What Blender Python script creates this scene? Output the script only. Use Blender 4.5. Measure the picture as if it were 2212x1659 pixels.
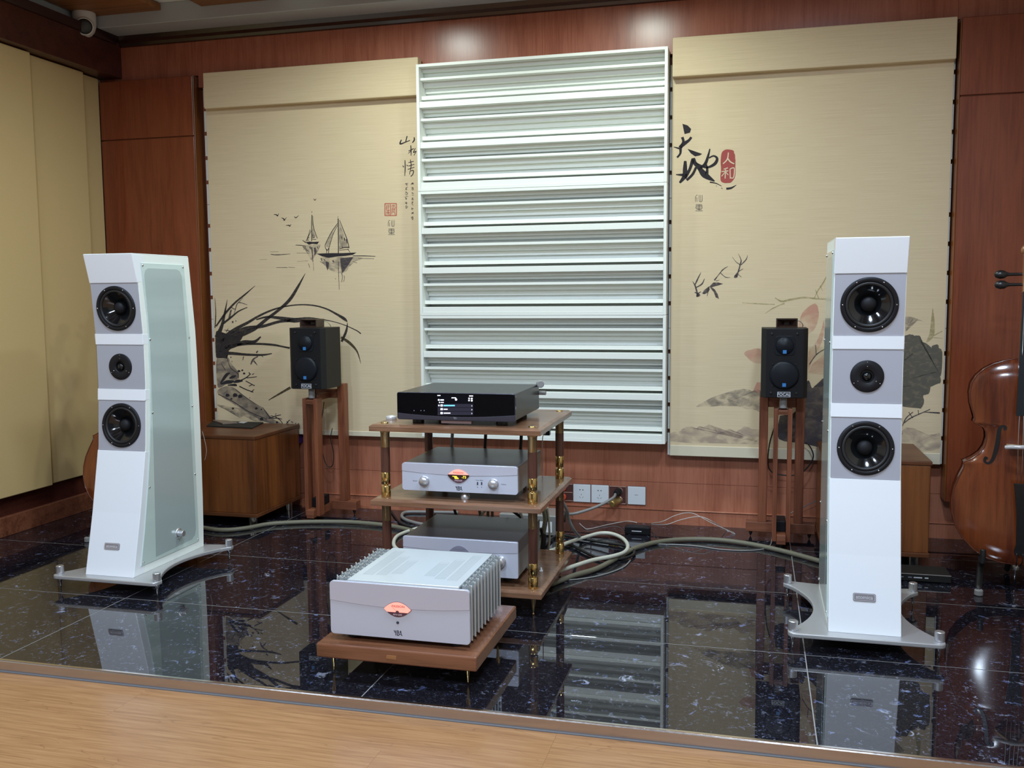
import bpy, bmesh, math, random
from mathutils import Vector, Matrix
random.seed(7)
for o in list(bpy.data.objects): bpy.data.objects.remove(o, do_unlink=True)
S = bpy.context.scene
COL = S.collection

# ------------------------------------------------------------------ camera
W, H = 2212, 1659
F, YAW, PIT, ROLL = 2037.6, -.2529, .0925, -.0077
CAM = Vector((1.5969, -4.3778, 1.0976))
FW = Vector((math.sin(YAW)*math.cos(PIT), math.cos(YAW)*math.cos(PIT), -math.sin(PIT)))
_r = Vector((math.cos(YAW), -math.sin(YAW), 0)); _u = _r.cross(FW)
RT = _r*math.cos(ROLL)+_u*math.sin(ROLL); UP = -_r*math.sin(ROLL)+_u*math.cos(ROLL)
cd = bpy.data.cameras.new('camera'); cam = bpy.data.objects.new('camera', cd); COL.objects.link(cam)
cd.sensor_fit = 'HORIZONTAL'; cd.sensor_width = 36; cd.lens = 36*F/W; cd.clip_start = .05
M = Matrix((RT, UP, -FW)).transposed().to_4x4(); M.translation = CAM
cam.matrix_world = M; S.camera = cam

def at(x, y, Z=None, Y=None, X=None):
    """photo pixel -> point on a floor / wall / side plane"""
    d = FW+RT*((x-W/2)/F)-UP*((y-H/2)/F)
    if Z is not None: t = (Z-CAM.z)/d.z
    elif Y is not None: t = (Y-CAM.y)/d.y
    else: t = (X-CAM.x)/d.x
    return CAM+d*t

# ------------------------------------------------------------------ world, exposure
wd = bpy.data.worlds.new('world'); S.world = wd; wd.use_nodes = True
wd.node_tree.nodes['Background'].inputs[0].default_value = (.55, .6, .7, 1)
wd.node_tree.nodes['Background'].inputs[1].default_value = .05
S.view_settings.view_transform = 'Standard'; S.view_settings.look = 'None'
S.view_settings.gamma = 1; S.view_settings.use_curve_mapping = False
S.view_settings.exposure = 0.42

# lamps of the room: (x, y, z, watts, size, colour)
LAMPS = [
    (-.02, -.64, 2.595, 9, .16, (.84, .97, .90)),
    (1.04, -.64, 2.595, 10, .16, (.84, .97, .88)),
    (-.66, -2.12, 2.595, 15, .24, (.68, .83, 1.0)),
    (.62, -2.30, 2.595, 22, .24, (.66, .81, 1.0)),
    (1.90, -2.12, 2.595, 27, .24, (.66, .81, 1.0)),
    (-.2, -4.6, 2.595, 54, .30, (.68, .82, 1.0)),
    (1.5, -4.9, 2.595, 66, .30, (.68, .82, 1.0)),
]

# ------------------------------------------------------------------ materials
MATS = {}
def lin(c): return tuple((v/12.92 if v <= .04045 else ((v+.055)/1.055)**2.4) for v in c)
def rgb(r, g, b): return lin((r/255, g/255, b/255))+(1,)
def mk(name):
    m = bpy.data.materials.new(name); m.use_nodes = True; MATS[name] = m
    return m, m.node_tree.nodes, m.node_tree.links, m.node_tree.nodes['Principled BSDF']
def plain(name, c, rough=.5, metal=0, spec=.5, ior=None, coat=0, emit=None, es=1, alpha=1, noise=0):
    m, n, l, b = mk(name)
    b.inputs['Base Color'].default_value = c; b.inputs['Roughness'].default_value = rough
    b.inputs['Metallic'].default_value = metal; b.inputs['Specular IOR Level'].default_value = spec
    if ior: b.inputs['IOR'].default_value = ior
    b.inputs['Coat Weight'].default_value = coat
    b.inputs['Coat Roughness'].default_value = .08
    if emit: b.inputs['Emission Color'].default_value = emit; b.inputs['Emission Strength'].default_value = es
    b.inputs['Alpha'].default_value = alpha
    if noise:
        tc = n.new('ShaderNodeTexCoord'); nz = n.new('ShaderNodeTexNoise'); nz.inputs['Scale'].default_value = 90
        l.new(tc.outputs['Object'], nz.inputs['Vector'])
        mr = n.new('ShaderNodeMapRange'); mr.inputs[3].default_value = rough-noise; mr.inputs[4].default_value = rough+noise
        l.new(nz.outputs[0], mr.inputs[0]); l.new(mr.outputs[0], b.inputs['Roughness'])
    return m
def ramp(n, stops):
    r = n.new('ShaderNodeValToRGB'); e = r.color_ramp.elements
    while len(e) < len(stops): e.new(.5)
    for i, (p, c) in enumerate(stops): e[i].position = p; e[i].color = c
    return r
def wood(name, c0, c1, grain='Z', scale=1, rough=.35, spec=.5, bump=.05, coat=0, fig=2.2, rnd=False, dark=.55):
    """grain runs along the given axis; stretched noise = fibres, second noise = figure"""
    m, n, l, b = mk(name)
    tc = n.new('ShaderNodeTexCoord'); mp = n.new('ShaderNodeMapping')
    s = {'X': (3, 60, 60), 'Y': (60, 3, 60), 'Z': (60, 60, 3)}[grain]
    mp.inputs['Scale'].default_value = tuple(v*scale for v in s)
    if rnd:
        oi = n.new('ShaderNodeObjectInfo'); vm = n.new('ShaderNodeVectorMath'); vm.operation = 'SCALE'
        cx = n.new('ShaderNodeCombineXYZ')
        for i in range(3): l.new(oi.outputs['Random'], cx.inputs[i])
        l.new(cx.outputs[0], vm.inputs[0]); vm.inputs['Scale'].default_value = 17
        va = n.new('ShaderNodeVectorMath'); va.operation = 'ADD'
        l.new(tc.outputs['Object'], va.inputs[0]); l.new(vm.outputs[0], va.inputs[1]); l.new(va.outputs[0], mp.inputs['Vector'])
    else: l.new(tc.outputs['Object'], mp.inputs['Vector'])
    n1 = n.new('ShaderNodeTexNoise'); n1.inputs['Scale'].default_value = 1.6; n1.inputs['Detail'].default_value = 6; n1.inputs['Roughness'].default_value = .65
    l.new(mp.outputs[0], n1.inputs['Vector'])
    mp2 = n.new('ShaderNodeMapping'); mp2.inputs['Scale'].default_value = tuple((fig if v > 10 else fig*.12)*scale*3 for v in s)
    l.new(mp.inputs['Vector'].links[0].from_socket, mp2.inputs['Vector'])
    n2 = n.new('ShaderNodeTexNoise'); n2.inputs['Scale'].default_value = 1.5; n2.inputs['Detail'].default_value = 3; n2.inputs['Distortion'].default_value = 1.2
    l.new(mp2.outputs[0], n2.inputs['Vector'])
    mx = n.new('ShaderNodeMix'); mx.data_type = 'FLOAT'; mx.inputs[0].default_value = .5
    l.new(n1.outputs[0], mx.inputs[2]); l.new(n2.outputs[0], mx.inputs[3])
    mid = tuple((a+c)/2 for a, c in zip(c0, c1))
    r = ramp(n, [(.30, tuple(v*dark for v in c0[:3])+(1,)), (.42, c0), (.52, mid), (.68, c1)])
    l.new(mx.outputs[0], r.inputs[0]); l.new(r.outputs[0], b.inputs['Base Color'])
    b.inputs['Roughness'].default_value = rough; b.inputs['Specular IOR Level'].default_value = spec
    b.inputs['Coat Weight'].default_value = coat; b.inputs['Coat Roughness'].default_value = .12
    bp = n.new('ShaderNodeBump'); bp.inputs['Strength'].default_value = bump; bp.inputs['Distance'].default_value = .002
    l.new(n1.outputs[0], bp.inputs['Height']); l.new(bp.outputs[0], b.inputs['Normal'])
    return m

def granite():
    m, n, l, b = mk('granite')
    g = n.new('ShaderNodeNewGeometry')
    oi = n.new('ShaderNodeObjectInfo'); cx = n.new('ShaderNodeCombineXYZ'); mu = n.new('ShaderNodeMath'); mu.operation = 'MULTIPLY'; mu.inputs[1].default_value = 31
    l.new(oi.outputs['Random'], mu.inputs[0]); l.new(mu.outputs[0], cx.inputs[2])
    va = n.new('ShaderNodeVectorMath'); va.operation = 'ADD'
    l.new(g.outputs['Position'], va.inputs[0]); l.new(cx.outputs[0], va.inputs[1])
    def nz(scale, detail, dist, rough=.5):
        t = n.new('ShaderNodeTexNoise'); t.inputs['Scale'].default_value = scale; t.inputs['Detail'].default_value = detail
        t.inputs['Distortion'].default_value = dist; t.inputs['Roughness'].default_value = rough
        l.new(va.outputs[0], t.inputs['Vector']); return t
    n1 = nz(27, 5, .9, .68); n2 = nz(75, 4, .7, .65); n3 = nz(14, 2, .5); n4 = nz(230, 2, 0)
    f1 = ramp(n, [(.605, (0, 0, 0, 1)), (.655, (1, 1, 1, 1))]); l.new(n1.outputs[0], f1.inputs[0])
    f2 = ramp(n, [(.58, (0, 0, 0, 1)), (.66, (.6, .6, .6, 1))]); l.new(n2.outputs[0], f2.inputs[0])
    mxm = n.new('ShaderNodeMix'); mxm.data_type = 'RGBA'; mxm.blend_type = 'LIGHTEN'; mxm.inputs[0].default_value = 1
    l.new(f1.outputs[0], mxm.inputs[6]); l.new(f2.outputs[0], mxm.inputs[7])
    fc = ramp(n, [(.36, (.03, .03, .042, 1)), (.46, (.085, .09, .12, 1)), (.54, (.11, .12, .17, 1)), (.60, (.09, .125, .29, 1)), (.66, (.26, .28, .36, 1))])
    l.new(n3.outputs[0], fc.inputs[0])
    bc = ramp(n, [(.35, (.0025, .0025, .004, 1)), (.62, (.014, .013, .018, 1))]); l.new(n4.outputs[0], bc.inputs[0])
    mc = n.new('ShaderNodeMix'); mc.data_type = 'RGBA'; l.new(mxm.outputs[2], mc.inputs[0]); l.new(bc.outputs[0], mc.inputs[6]); l.new(fc.outputs[0], mc.inputs[7])
    l.new(mc.outputs[2], b.inputs['Base Color'])
    b.inputs['Roughness'].default_value = .012; b.inputs['IOR'].default_value = 1.75
    nb = nz(3, 1, 0); bp = n.new('ShaderNodeBump'); bp.inputs['Strength'].default_value = .03; bp.inputs['Distance'].default_value = .004
    l.new(nb.outputs[0], bp.inputs['Height']); l.new(bp.outputs[0], b.inputs['Normal'])
    return m

def fabric(name, c0, c1, axis='X'):
    m, n, l, b = mk(name)
    tc = n.new('ShaderNodeTexCoord'); mp = n.new('ShaderNodeMapping')
    mp.inputs['Scale'].default_value = (5, 5, 620) if axis == 'X' else (420, 420, 420)
    l.new(tc.outputs['Object'], mp.inputs['Vector'])
    t = n.new('ShaderNodeTexNoise'); t.inputs['Scale'].default_value = 1.0; t.inputs['Detail'].default_value = 5; l.new(mp.outputs[0], t.inputs['Vector'])
    r = ramp(n, [(.25, tuple(v*.90 for v in c0[:3])+(1,)), (.42, c0), (.7, c1)]); l.new(t.outputs[0], r.inputs[0])
    l.new(r.outputs[0], b.inputs['Base Color']); b.inputs['Roughness'].default_value = .85; b.inputs['Specular IOR Level'].default_value = .15
    bp = n.new('ShaderNodeBump'); bp.inputs['Strength'].default_value = .12; bp.inputs['Distance'].default_value = .001
    l.new(t.outputs[0], bp.inputs['Height']); l.new(bp.outputs[0], b.inputs['Normal'])
    return m

def ink(name, c, wash=0, scale=40):
    """printed ink; wash > 0 lets the cloth show through in streaks"""
    m, n, l, b = mk(name)
    b.inputs['Base Color'].default_value = c; b.inputs['Roughness'].default_value = .9; b.inputs['Specular IOR Level'].default_value = .1
    if wash:
        tc = n.new('ShaderNodeTexCoord'); mp = n.new('ShaderNodeMapping'); mp.inputs['Scale'].default_value = (1, 1, 1.6)
        l.new(tc.outputs['Object'], mp.inputs['Vector'])
        t = n.new('ShaderNodeTexNoise'); t.inputs['Scale'].default_value = scale; t.inputs['Detail'].default_value = 6; t.inputs['Distortion'].default_value = .6
        l.new(mp.outputs[0], t.inputs['Vector'])
        mr = n.new('ShaderNodeMapRange'); mr.inputs[1].default_value = .35; mr.inputs[2].default_value = .65
        mr.inputs[3].default_value = max(0, 1-wash*1.25); mr.inputs[4].default_value = min(1, 1.25-wash)
        l.new(t.outputs[0], mr.inputs[0]); l.new(mr.outputs[0], b.inputs['Alpha'])
    return m

granite()
wood('veneer', rgb(166, 100, 74), rgb(188, 122, 94), 'Z', 1.3, .32, .5, .03, coat=.25, dark=.75)
wood('veneer_header', rgb(150, 86, 64), rgb(172, 106, 82), 'Z', 1.3, .27, .5, .02, dark=.75)
wood('veneer_pier', rgb(116, 54, 31), rgb(136, 69, 41), 'Z', 1.2, .32, .5, .03, coat=.2, dark=.75)
wood('veneer_dark', rgb(64, 30, 24), rgb(88, 44, 34), 'X', .8, .35, .5, .03)
wood('crown_wood', rgb(30, 15, 14), rgb(44, 23, 20), 'X', .8, .22, .6, .02, coat=.4)
def laminate():
    m, n, l, b = mk('laminate')
    tc = n.new('ShaderNodeTexCoord'); oi = n.new('ShaderNodeObjectInfo'); cx = n.new('ShaderNodeCombineXYZ'); va = n.new('ShaderNodeVectorMath'); va.operation = 'ADD'
    mu = n.new('ShaderNodeMath'); mu.operation = 'MULTIPLY'; mu.inputs[1].default_value = 23
    l.new(oi.outputs['Random'], mu.inputs[0]); l.new(mu.outputs[0], cx.inputs[0]); l.new(mu.outputs[0], cx.inputs[2])
    l.new(tc.outputs['Object'], va.inputs[0]); l.new(cx.outputs[0], va.inputs[1])
    def nz(sc, scale, det, dist=0):
        mp = n.new('ShaderNodeMapping'); mp.inputs['Scale'].default_value = sc; l.new(va.outputs[0], mp.inputs['Vector'])
        t = n.new('ShaderNodeTexNoise'); t.inputs['Scale'].default_value = scale; t.inputs['Detail'].default_value = det; t.inputs['Distortion'].default_value = dist
        l.new(mp.outputs[0], t.inputs['Vector']); return t
    fib = nz((5, 110, 5), 1.4, 6); fig = nz((1.6, 11, 1.6), 1.0, 2, .5); msk = nz((3, 9, 3), 1.3, 2)
    r = ramp(n, [(.30, rgb(138, 98, 64)), (.5, rgb(153, 112, 75)), (.72, rgb(164, 124, 86))]); l.new(fib.outputs[0], r.inputs[0])
    k = n.new('ShaderNodeMath'); k.operation = 'MULTIPLY'; k.inputs[1].default_value = 17; l.new(fig.outputs[0], k.inputs[0])
    fr = n.new('ShaderNodeMath'); fr.operation = 'FRACT'; l.new(k.outputs[0], fr.inputs[0])
    ln = ramp(n, [(0, (1, 1, 1, 1)), (.06, (.85, .85, .85, 1)), (.16, (0, 0, 0, 1))]); l.new(fr.outputs[0], ln.inputs[0])
    mk_ = ramp(n, [(.46, (0, 0, 0, 1)), (.62, (.42, .42, .42, 1))]); l.new(msk.outputs[0], mk_.inputs[0])
    f = n.new('ShaderNodeMath'); f.operation = 'MULTIPLY'; l.new(ln.outputs[0], f.inputs[0]); l.new(mk_.outputs[0], f.inputs[1])
    mx = n.new('ShaderNodeMix'); mx.data_type = 'RGBA'; l.new(f.outputs[0], mx.inputs[0]); l.new(r.outputs[0], mx.inputs[6]); mx.inputs[7].default_value = rgb(104, 68, 42)
    l.new(mx.outputs[2], b.inputs['Base Color']); b.inputs['Roughness'].default_value = .24
laminate()
wood('walnut', rgb(102, 70, 50), rgb(146, 108, 82), 'X', 1.1, .25, .5, .03, coat=.35)
wood('walnut_post', rgb(62, 34, 26), rgb(96, 58, 44), 'Z', 1.2, .35, .5, .03)
wood('board_wood', rgb(106, 66, 45), rgb(136, 90, 64), 'X', 1.0, .25, .5, .02, coat=.4)
wood('teak', rgb(104, 56, 36), rgb(142, 84, 56), 'Z', 1.0, .42, .45, .04)
wood('teak_bar', rgb(104, 58, 40), rgb(140, 86, 60), 'X', 1.0, .42, .45, .04)
wood('cabinet_wood', rgb(96, 52, 22), rgb(140, 82, 38), 'Z', .5, .34, .5, .02, coat=.15)
wood('cabinet_edge', rgb(84, 46, 24), rgb(112, 66, 36), 'X', .6, .34, .5, .02)
wood('ceiling_wood', rgb(120, 76, 42), rgb(160, 106, 62), 'X', .5, .5, .4, .02)
wood('cello_varnish', rgb(92, 40, 20), rgb(142, 72, 34), 'Z', .45, .16, .6, .015, coat=.7, fig=3)
wood('cello_rib', rgb(78, 32, 18), rgb(108, 50, 28), 'Z', .5, .2, .6, .01, coat=.5)
fabric('blind_cloth', rgb(210, 190, 156), rgb(219, 201, 169))
fabric('acoustic_cloth', rgb(200, 173, 122), rgb(205, 178, 127), 'N')
plain('white_gloss', (.80, .83, .86, 1), .18, spec=.5, coat=.3)
plain('white_frame', (.80, .84, .80, 1), .38)
plain('diffuser_white', (.80, .82, .77, 1), .45)
plain('grey_satin', (.40, .41, .46, 1), .38, metal=.15)
plain('glass_frost', (.38, .46, .45, 1), .16, spec=.6, ior=2.1, coat=.3)
plain('glass_rim', (.55, .66, .62, 1), .08, spec=.8, ior=1.6, coat=.6)
plain('silver', (.62, .62, .64, 1), .32, metal=.85)
plain('steel', (.55, .55, .56, 1), .2, metal=1)
plain('alu_plate', (.50, .50, .50, 1), .36, metal=.55)
plain('dark_pin', (.05, .05, .05, 1), .3, metal=.8)
plain('driver_black', (.010, .010, .012, 1), .42, spec=.22)
plain('rubber', (.008, .008, .009, 1), .5)
plain('cone_black', (.005, .006, .007, 1), .10, spec=.45, coat=.35)
plain('dust_cap', (.010, .010, .012, 1), .55, spec=.22)
plain('badge_grey', (.35, .34, .38, 1), .3, metal=.6)
plain('badge_text', (.72, .72, .76, 1), .3, metal=.5)
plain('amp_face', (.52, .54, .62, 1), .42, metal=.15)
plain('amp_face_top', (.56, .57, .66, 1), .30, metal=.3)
plain('amp_top', (.62, .68, .70, 1), .30, metal=.35)
plain('amp_fin', (.50, .54, .55, 1), .35, metal=.5)
plain('vent_line', (.33, .37, .38, 1), .5)
plain('case_grey', (.17, .16, .18, 1), .30, metal=.35)
plain('case_side', (.30, .31, .30, 1), .36, metal=.4)
plain('case_black', (.016, .018, .021, 1), .28, metal=.3)
plain('case_dark_side', (.02, .022, .022, 1), .4)
plain('slate_strip', (.07, .07, .095, 1), .32, metal=.6)
plain('black_glass', (.002, .002, .003, 1), .04, spec=.5)
plain('screen_black', (.004, .004, .007, 1), .05)
plain('screen_white', (.8, .8, .85, 1), .4, emit=(.85, .88, 1, 1), es=.9)
plain('screen_blue', (.1, .5, .7, 1), .4, emit=(.15, .62, .85, 1), es=.9)
plain('screen_row', (.012, .012, .02, 1), .2, emit=(.10, .10, .17, 1), es=.12)
plain('meter_red', (.8, .3, .25, 1), .3, emit=(1, .30, .22, 1), es=.75)
plain('meter_dark', (.10, .04, .06, 1), .3)
plain('meter_black', (.03, .01, .01, 1), .3)
plain('meter_yellow', (.9, .7, .05, 1), .4, emit=(1, .72, .05, 1), es=.8)
plain('meter_text', (.40, .10, .09, 1), .4)
plain('meter_text_light', (.62, .45, .48, 1), .4)
plain('meter_off', (.30, .29, .37, 1), .3, metal=.3)
plain('logo_dark', (.035, .04, .07, 1), .4)
plain('logo_grey', (.30, .30, .34, 1), .35, metal=.4)
plain('print_grey', (.2, .21, .26, 1), .5)
plain('brass', (.62, .44, .17, 1), .14, metal=1, noise=.05)
plain('brass_worn', (.36, .24, .12, 1), .36, metal=.9, noise=.1)
plain('gap_dark', (.02, .017, .015, 1), .8)
plain('speaker_black', (.008, .008, .010, 1), .45, spec=.22)
plain('speaker_side', (.016, .016, .015, 1), .5, spec=.22)
plain('speaker_grille', (.007, .009, .013, 1), .38, spec=.22)
plain('tag_blue', (.03, .17, .45, 1), .4)
plain('tag_plate', (.025, .025, .03, 1), .4)
plain('tag_text', (.62, .65, .70, 1), .4)
plain('horn_brown', (.030, .016, .012, 1), .3)
plain('socket_white', (.82, .86, .88, 1), .25)
plain('socket_edge', (.16, .15, .17, 1), .4)
plain('slot_dark', (.01, .02, .05, 1), .5)
plain('outlet_orange', (.80, .10, .04, 1), .4)
plain('copper_frame', (.60, .36, .28, 1), .3, metal=.7)
plain('copper_dark', (.10, .035, .03, 1), .45)
plain('plug_gold', (.50, .34, .12, 1), .3, metal=.7)
plain('cable_olive', (.16, .15, .105, 1), .55)
plain('cable_white', (.60, .60, .52, 1), .45)
plain('cable_grey', (.24, .235, .23, 1), .5)
plain('cable_black', (.012, .012, .013, 1), .45)
plain('cable_thin', (.50, .46, .44, 1), .5)
plain('cable_green', (.26, .27, .20, 1), .5)
plain('edge_highlight', (.80, .76, .70, 1), .16, metal=1)
plain('metal_edge', (.52, .48, .46, 1), .20, metal=.9, noise=.08)
plain('caulk', (.13, .13, .135, 1), .8, spec=.2)
plain('grout', (.27, .265, .26, 1), .7)
plain('soffit_grey', (.40, .43, .46, 1), .55)
plain('ceiling_white', (.82, .84, .83, 1), .8)
plain('wall_paint', (.50, .42, .32, 1), .8)
plain('wall_far', (.10, .085, .075, 1), .8)
plain('cam_white', (.66, .64, .62, 1), .35)
plain('lamp_glow', (1, 1, 1, 1), .5, emit=(.9, .97, 1, 1), es=4)
plain('ebony', (.012, .011, .012, 1), .3)
plain('fingerboard', (.010, .013, .016, 1), .22)
plain('string', (.55, .55, .53, 1), .3, metal=.8)
plain('bridge_wood', (.45, .30, .16, 1), .5)
plain('bag_clear', (.55, .53, .54, 1), .12, spec=.8)
plain('neck_wood', (.30, .13, .05, 1), .25, coat=.4)
plain('mat_black', (.012, .012, .011, 1), .6)
plain('wallet_tan', (.20, .145, .11, 1), .5)
plain('paper', (.52, .51, .50, 1), .6)
plain('hem_cream', (.66, .59, .44, 1), .75)
plain('puck', (.66, .64, .62, 1), .3, metal=.3)
plain('strip_silver', (.50, .51, .50, 1), .3, metal=.6)
plain('violet_box', (.05, .02, .30, 1), .4)
plain('pink_bar', (.30, .22, .22, 1), .35, metal=.4)
ink('ink_black', (.036, .032, .036, 1)); ink('ink_grey', rgb(74, 68, 74), .35, 60); ink('ink_olive', rgb(76, 68, 50), .25, 60); ink('ink_leaf', rgb(58, 53, 52), .18, 50)
ink('wash_grey', rgb(128, 120, 114), .75, 22); ink('wash_rock', rgb(104, 96, 98), .62, 18); ink('wash_leaf', rgb(98, 95, 87), .3, 40)
ink('wash_dark', rgb(76, 70, 74), .3, 18); ink('wash_lilac', rgb(166, 146, 140), .8, 14); ink('wash_pink', rgb(212, 150, 132), .72, 8)
ink('wash_green', rgb(158, 152, 100), .65, 30); ink('seal_red', rgb(162, 82, 78)); ink('seal_light', rgb(196, 104, 88), .3, 120); ink('seal_wash', rgb(206, 140, 118), .85, 60); ink('seal_white', rgb(214, 196, 168))

# ------------------------------------------------------------------ mesh helpers
class MB:
    def __init__(s): s.v = []; s.f = []; s.sm = []
    def add(s, verts, faces, smooth=False):
        o = len(s.v); s.v += [tuple(v) for v in verts]
        s.f += [tuple(i+o for i in f) for f in faces]; s.sm += [smooth]*len(faces); return s
    def bm(s, b, smooth=False):
        b.verts.index_update(); s.add([v.co for v in b.verts], [[v.index for v in f.verts] for f in b.faces], smooth); b.free(); return s
    def box(s, x0, x1, y0, y1, z0, z1, bev=0, seg=2):
        b = bmesh.new(); vs = [b.verts.new(p) for p in ((x0,y0,z0),(x1,y0,z0),(x1,y1,z0),(x0,y1,z0),(x0,y0,z1),(x1,y0,z1),(x1,y1,z1),(x0,y1,z1))]
        for f in ((0,3,2,1),(4,5,6,7),(0,1,5,4),(1,2,6,5),(2,3,7,6),(3,0,4,7)): b.faces.new([vs[i] for i in f])
        if bev: bmesh.ops.bevel(b, geom=list(b.edges), offset=bev, segments=seg, affect='EDGES', profile=.5)
        return s.bm(b)
    def obox(s, c, ax, ay, az, bev=0):
        """box about centre c with half-axis vectors"""
        b = bmesh.new(); c = Vector(c); vs = []
        for k in (-1, 1):
            for i, j in ((-1,-1),(1,-1),(1,1),(-1,1)): vs.append(b.verts.new(c+ax*i+ay*j+az*k))
        for f in ((0,3,2,1),(4,5,6,7),(0,1,5,4),(1,2,6,5),(2,3,7,6),(3,0,4,7)): b.faces.new([vs[i] for i in f])
        bmesh.ops.recalc_face_normals(b, faces=list(b.faces))
        if bev: bmesh.ops.bevel(b, geom=list(b.edges), offset=bev, segments=2, affect='EDGES', profile=.5)
        return s.bm(b)
    def prism(s, pts, fn0, fn1, bev=0, smooth=False):
        """polygon pts extruded: fn0/fn1 map a 2-D point to the two end faces"""
        b = bmesh.new(); a = [b.verts.new(fn0(*p)) for p in pts]; c = [b.verts.new(fn1(*p)) for p in pts]; n = len(pts)
        f0 = b.faces.new(a); f1 = b.faces.new(c[::-1])
        for i in range(n): b.faces.new((a[i], c[i], c[(i+1) % n], a[(i+1) % n]))
        bmesh.ops.recalc_face_normals(b, faces=list(b.faces))
        if bev:
            es = [e for f in (f0, f1) for e in f.edges]
            bmesh.ops.bevel(b, geom=es, offset=bev, segments=2, affect='EDGES', profile=.5)
        bmesh.ops.triangulate(b, faces=[f for f in b.faces if len(f.verts) > 8])
        return s.bm(b, smooth)
    def pxz(s, pts, y0, y1, bev=0): return s.prism(pts, lambda x, z: (x, y0, z), lambda x, z: (x, y1, z), bev)
    def pxy(s, pts, z0, z1, bev=0): return s.prism(pts, lambda x, y: (x, y, z0), lambda x, y: (x, y, z1), bev)
    def pyz(s, pts, x0, x1, bev=0): return s.prism(pts, lambda y, z: (x0, y, z), lambda y, z: (x1, y, z), bev)
    def lathe(s, prof, o=(0,0,0), ax=(0,0,1), n=32, smooth=True, cap=True):
        """prof: (radius, height) pairs about axis ax from origin o"""
        ax = Vector(ax).normalized(); t = Vector((0,0,1)) if abs(ax.z) < .9 else Vector((1,0,0))
        e1 = t.cross(ax).normalized(); e2 = ax.cross(e1); o = Vector(o); vs = []; fs = []
        for r, h in prof:
            for k in range(n):
                a = 2*math.pi*k/n; vs.append(o+ax*h+e1*(r*math.cos(a))+e2*(r*math.sin(a)))
        for i in range(len(prof)-1):
            for k in range(n):
                k2 = (k+1) % n; fs.append((i*n+k, i*n+k2, (i+1)*n+k2, (i+1)*n+k))
        s.add(vs, fs, smooth)
        m = len(prof)
        if not cap: return s
        if prof[0][0] > 1e-6: s.add([vs[k] for k in range(n)], [tuple(range(n-1, -1, -1))])
        if prof[-1][0] > 1e-6: s.add([vs[(m-1)*n+k] for k in range(n)], [tuple(range(n))])
        return s
    def cyl(s, o, ax, r, h, n=24, bev=0):
        if bev: return s.lathe([(r-bev, 0), (r, bev), (r, h-bev), (r-bev, h)], o, ax, n, False)
        return s.lathe([(r, 0), (r, h)], o, ax, n)
    def tube(s, pts, r, n=8, sub=4):
        P = catmull([Vector(p) for p in pts], sub); rings = []
        up = Vector((0, 0, 1)); e1 = None
        for i, p in enumerate(P):
            t = (P[min(i+1, len(P)-1)]-P[max(i-1, 0)]).normalized()
            if e1 is None: e1 = (up.cross(t) if abs(t.z) < .95 else Vector((1,0,0)).cross(t)).normalized()
            e1 = (e1-t*e1.dot(t)).normalized(); e2 = t.cross(e1)
            rings.append([p+(e1*math.cos(2*math.pi*k/n)+e2*math.sin(2*math.pi*k/n))*r for k in range(n)])
        vs = [v for q in rings for v in q]; fs = []
        for i in range(len(P)-1):
            for k in range(n): fs.append((i*n+k, i*n+(k+1) % n, (i+1)*n+(k+1) % n, (i+1)*n+k))
        fs.append(tuple(range(n-1, -1, -1))); fs.append(tuple((len(P)-1)*n+k for k in range(n)))
        return s.add(vs, fs, True)
    def ribbon(s, pts, fn, sub=4):
        """brush stroke: (u, v, width) points on a plane, fn maps (u, v) to 3-D"""
        P = catmull([Vector(p) for p in pts], sub); vs = []; fs = []
        for i, p in enumerate(P):
            a, c = P[max(i-1, 0)], P[min(i+1, len(P)-1)]; dx, dy = c[0]-a[0], c[1]-a[1]; L = math.hypot(dx, dy) or 1
            nx, ny = -dy/L, dx/L; w = max(p[2], 1e-5)/2
            vs += [fn(p[0]+nx*w, p[1]+ny*w), fn(p[0]-nx*w, p[1]-ny*w)]
        for i in range(len(P)-1): fs.append((2*i, 2*i+1, 2*i+3, 2*i+2))
        return s.add(vs, fs)
    def poly(s, pts, fn):
        b = bmesh.new(); b.faces.new([b.verts.new(fn(*p)) for p in pts]); bmesh.ops.triangulate(b, faces=list(b.faces)); return s.bm(b)
    def mesh(s, name):
        me = bpy.data.meshes.new(name); me.from_pydata(s.v, [], s.f); me.polygons.foreach_set('use_smooth', s.sm)
        me.update(); return me

def catmull(P, sub):
    if len(P) < 3 or sub < 2: return P
    out = []
    for i in range(len(P)-1):
        p0, p1, p2, p3 = P[max(i-1, 0)], P[i], P[i+1], P[min(i+2, len(P)-1)]
        for k in range(sub):
            t = k/sub; out.append(.5*((2*p1)+(p2-p0)*t+(2*p0-5*p1+4*p2-p3)*t*t+(3*p1-p0-3*p2+p3)*t**3))
    out.append(P[-1]); return out

def tag(o, label, cat, group=None):
    o['label'] = label; o['category'] = cat
    if group: o['group'] = group
    return o
def thing(name, label, cat, loc=(0,0,0), group=None):
    o = bpy.data.objects.new(name, None); COL.objects.link(o); o.location = loc; o.empty_display_size = .05
    return tag(o, label, cat, group)
def root_loc(o):
    v = Vector((0,0,0))
    while o is not None: v += o.location; o = o.parent
    return v
def part(name, mb, mat, parent=None, label=None, origin=None):
    """mesh object from world-space geometry; parented pieces keep their world place"""
    me = mb.mesh(name); o = bpy.data.objects.new(name, me); COL.objects.link(o)
    off = root_loc(parent) if parent else Vector(origin or (0,0,0))
    if off.length: me.transform(Matrix.Translation(-off))
    if parent: o.parent = parent
    elif origin: o.location = origin
    me.materials.append(MATS[mat])
    if label: o['label'] = label
    return o
def struct(name, mb, mat, origin=None):
    o = part(name, mb, mat, None, None, origin); o['kind'] = 'structure'; return o
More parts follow.
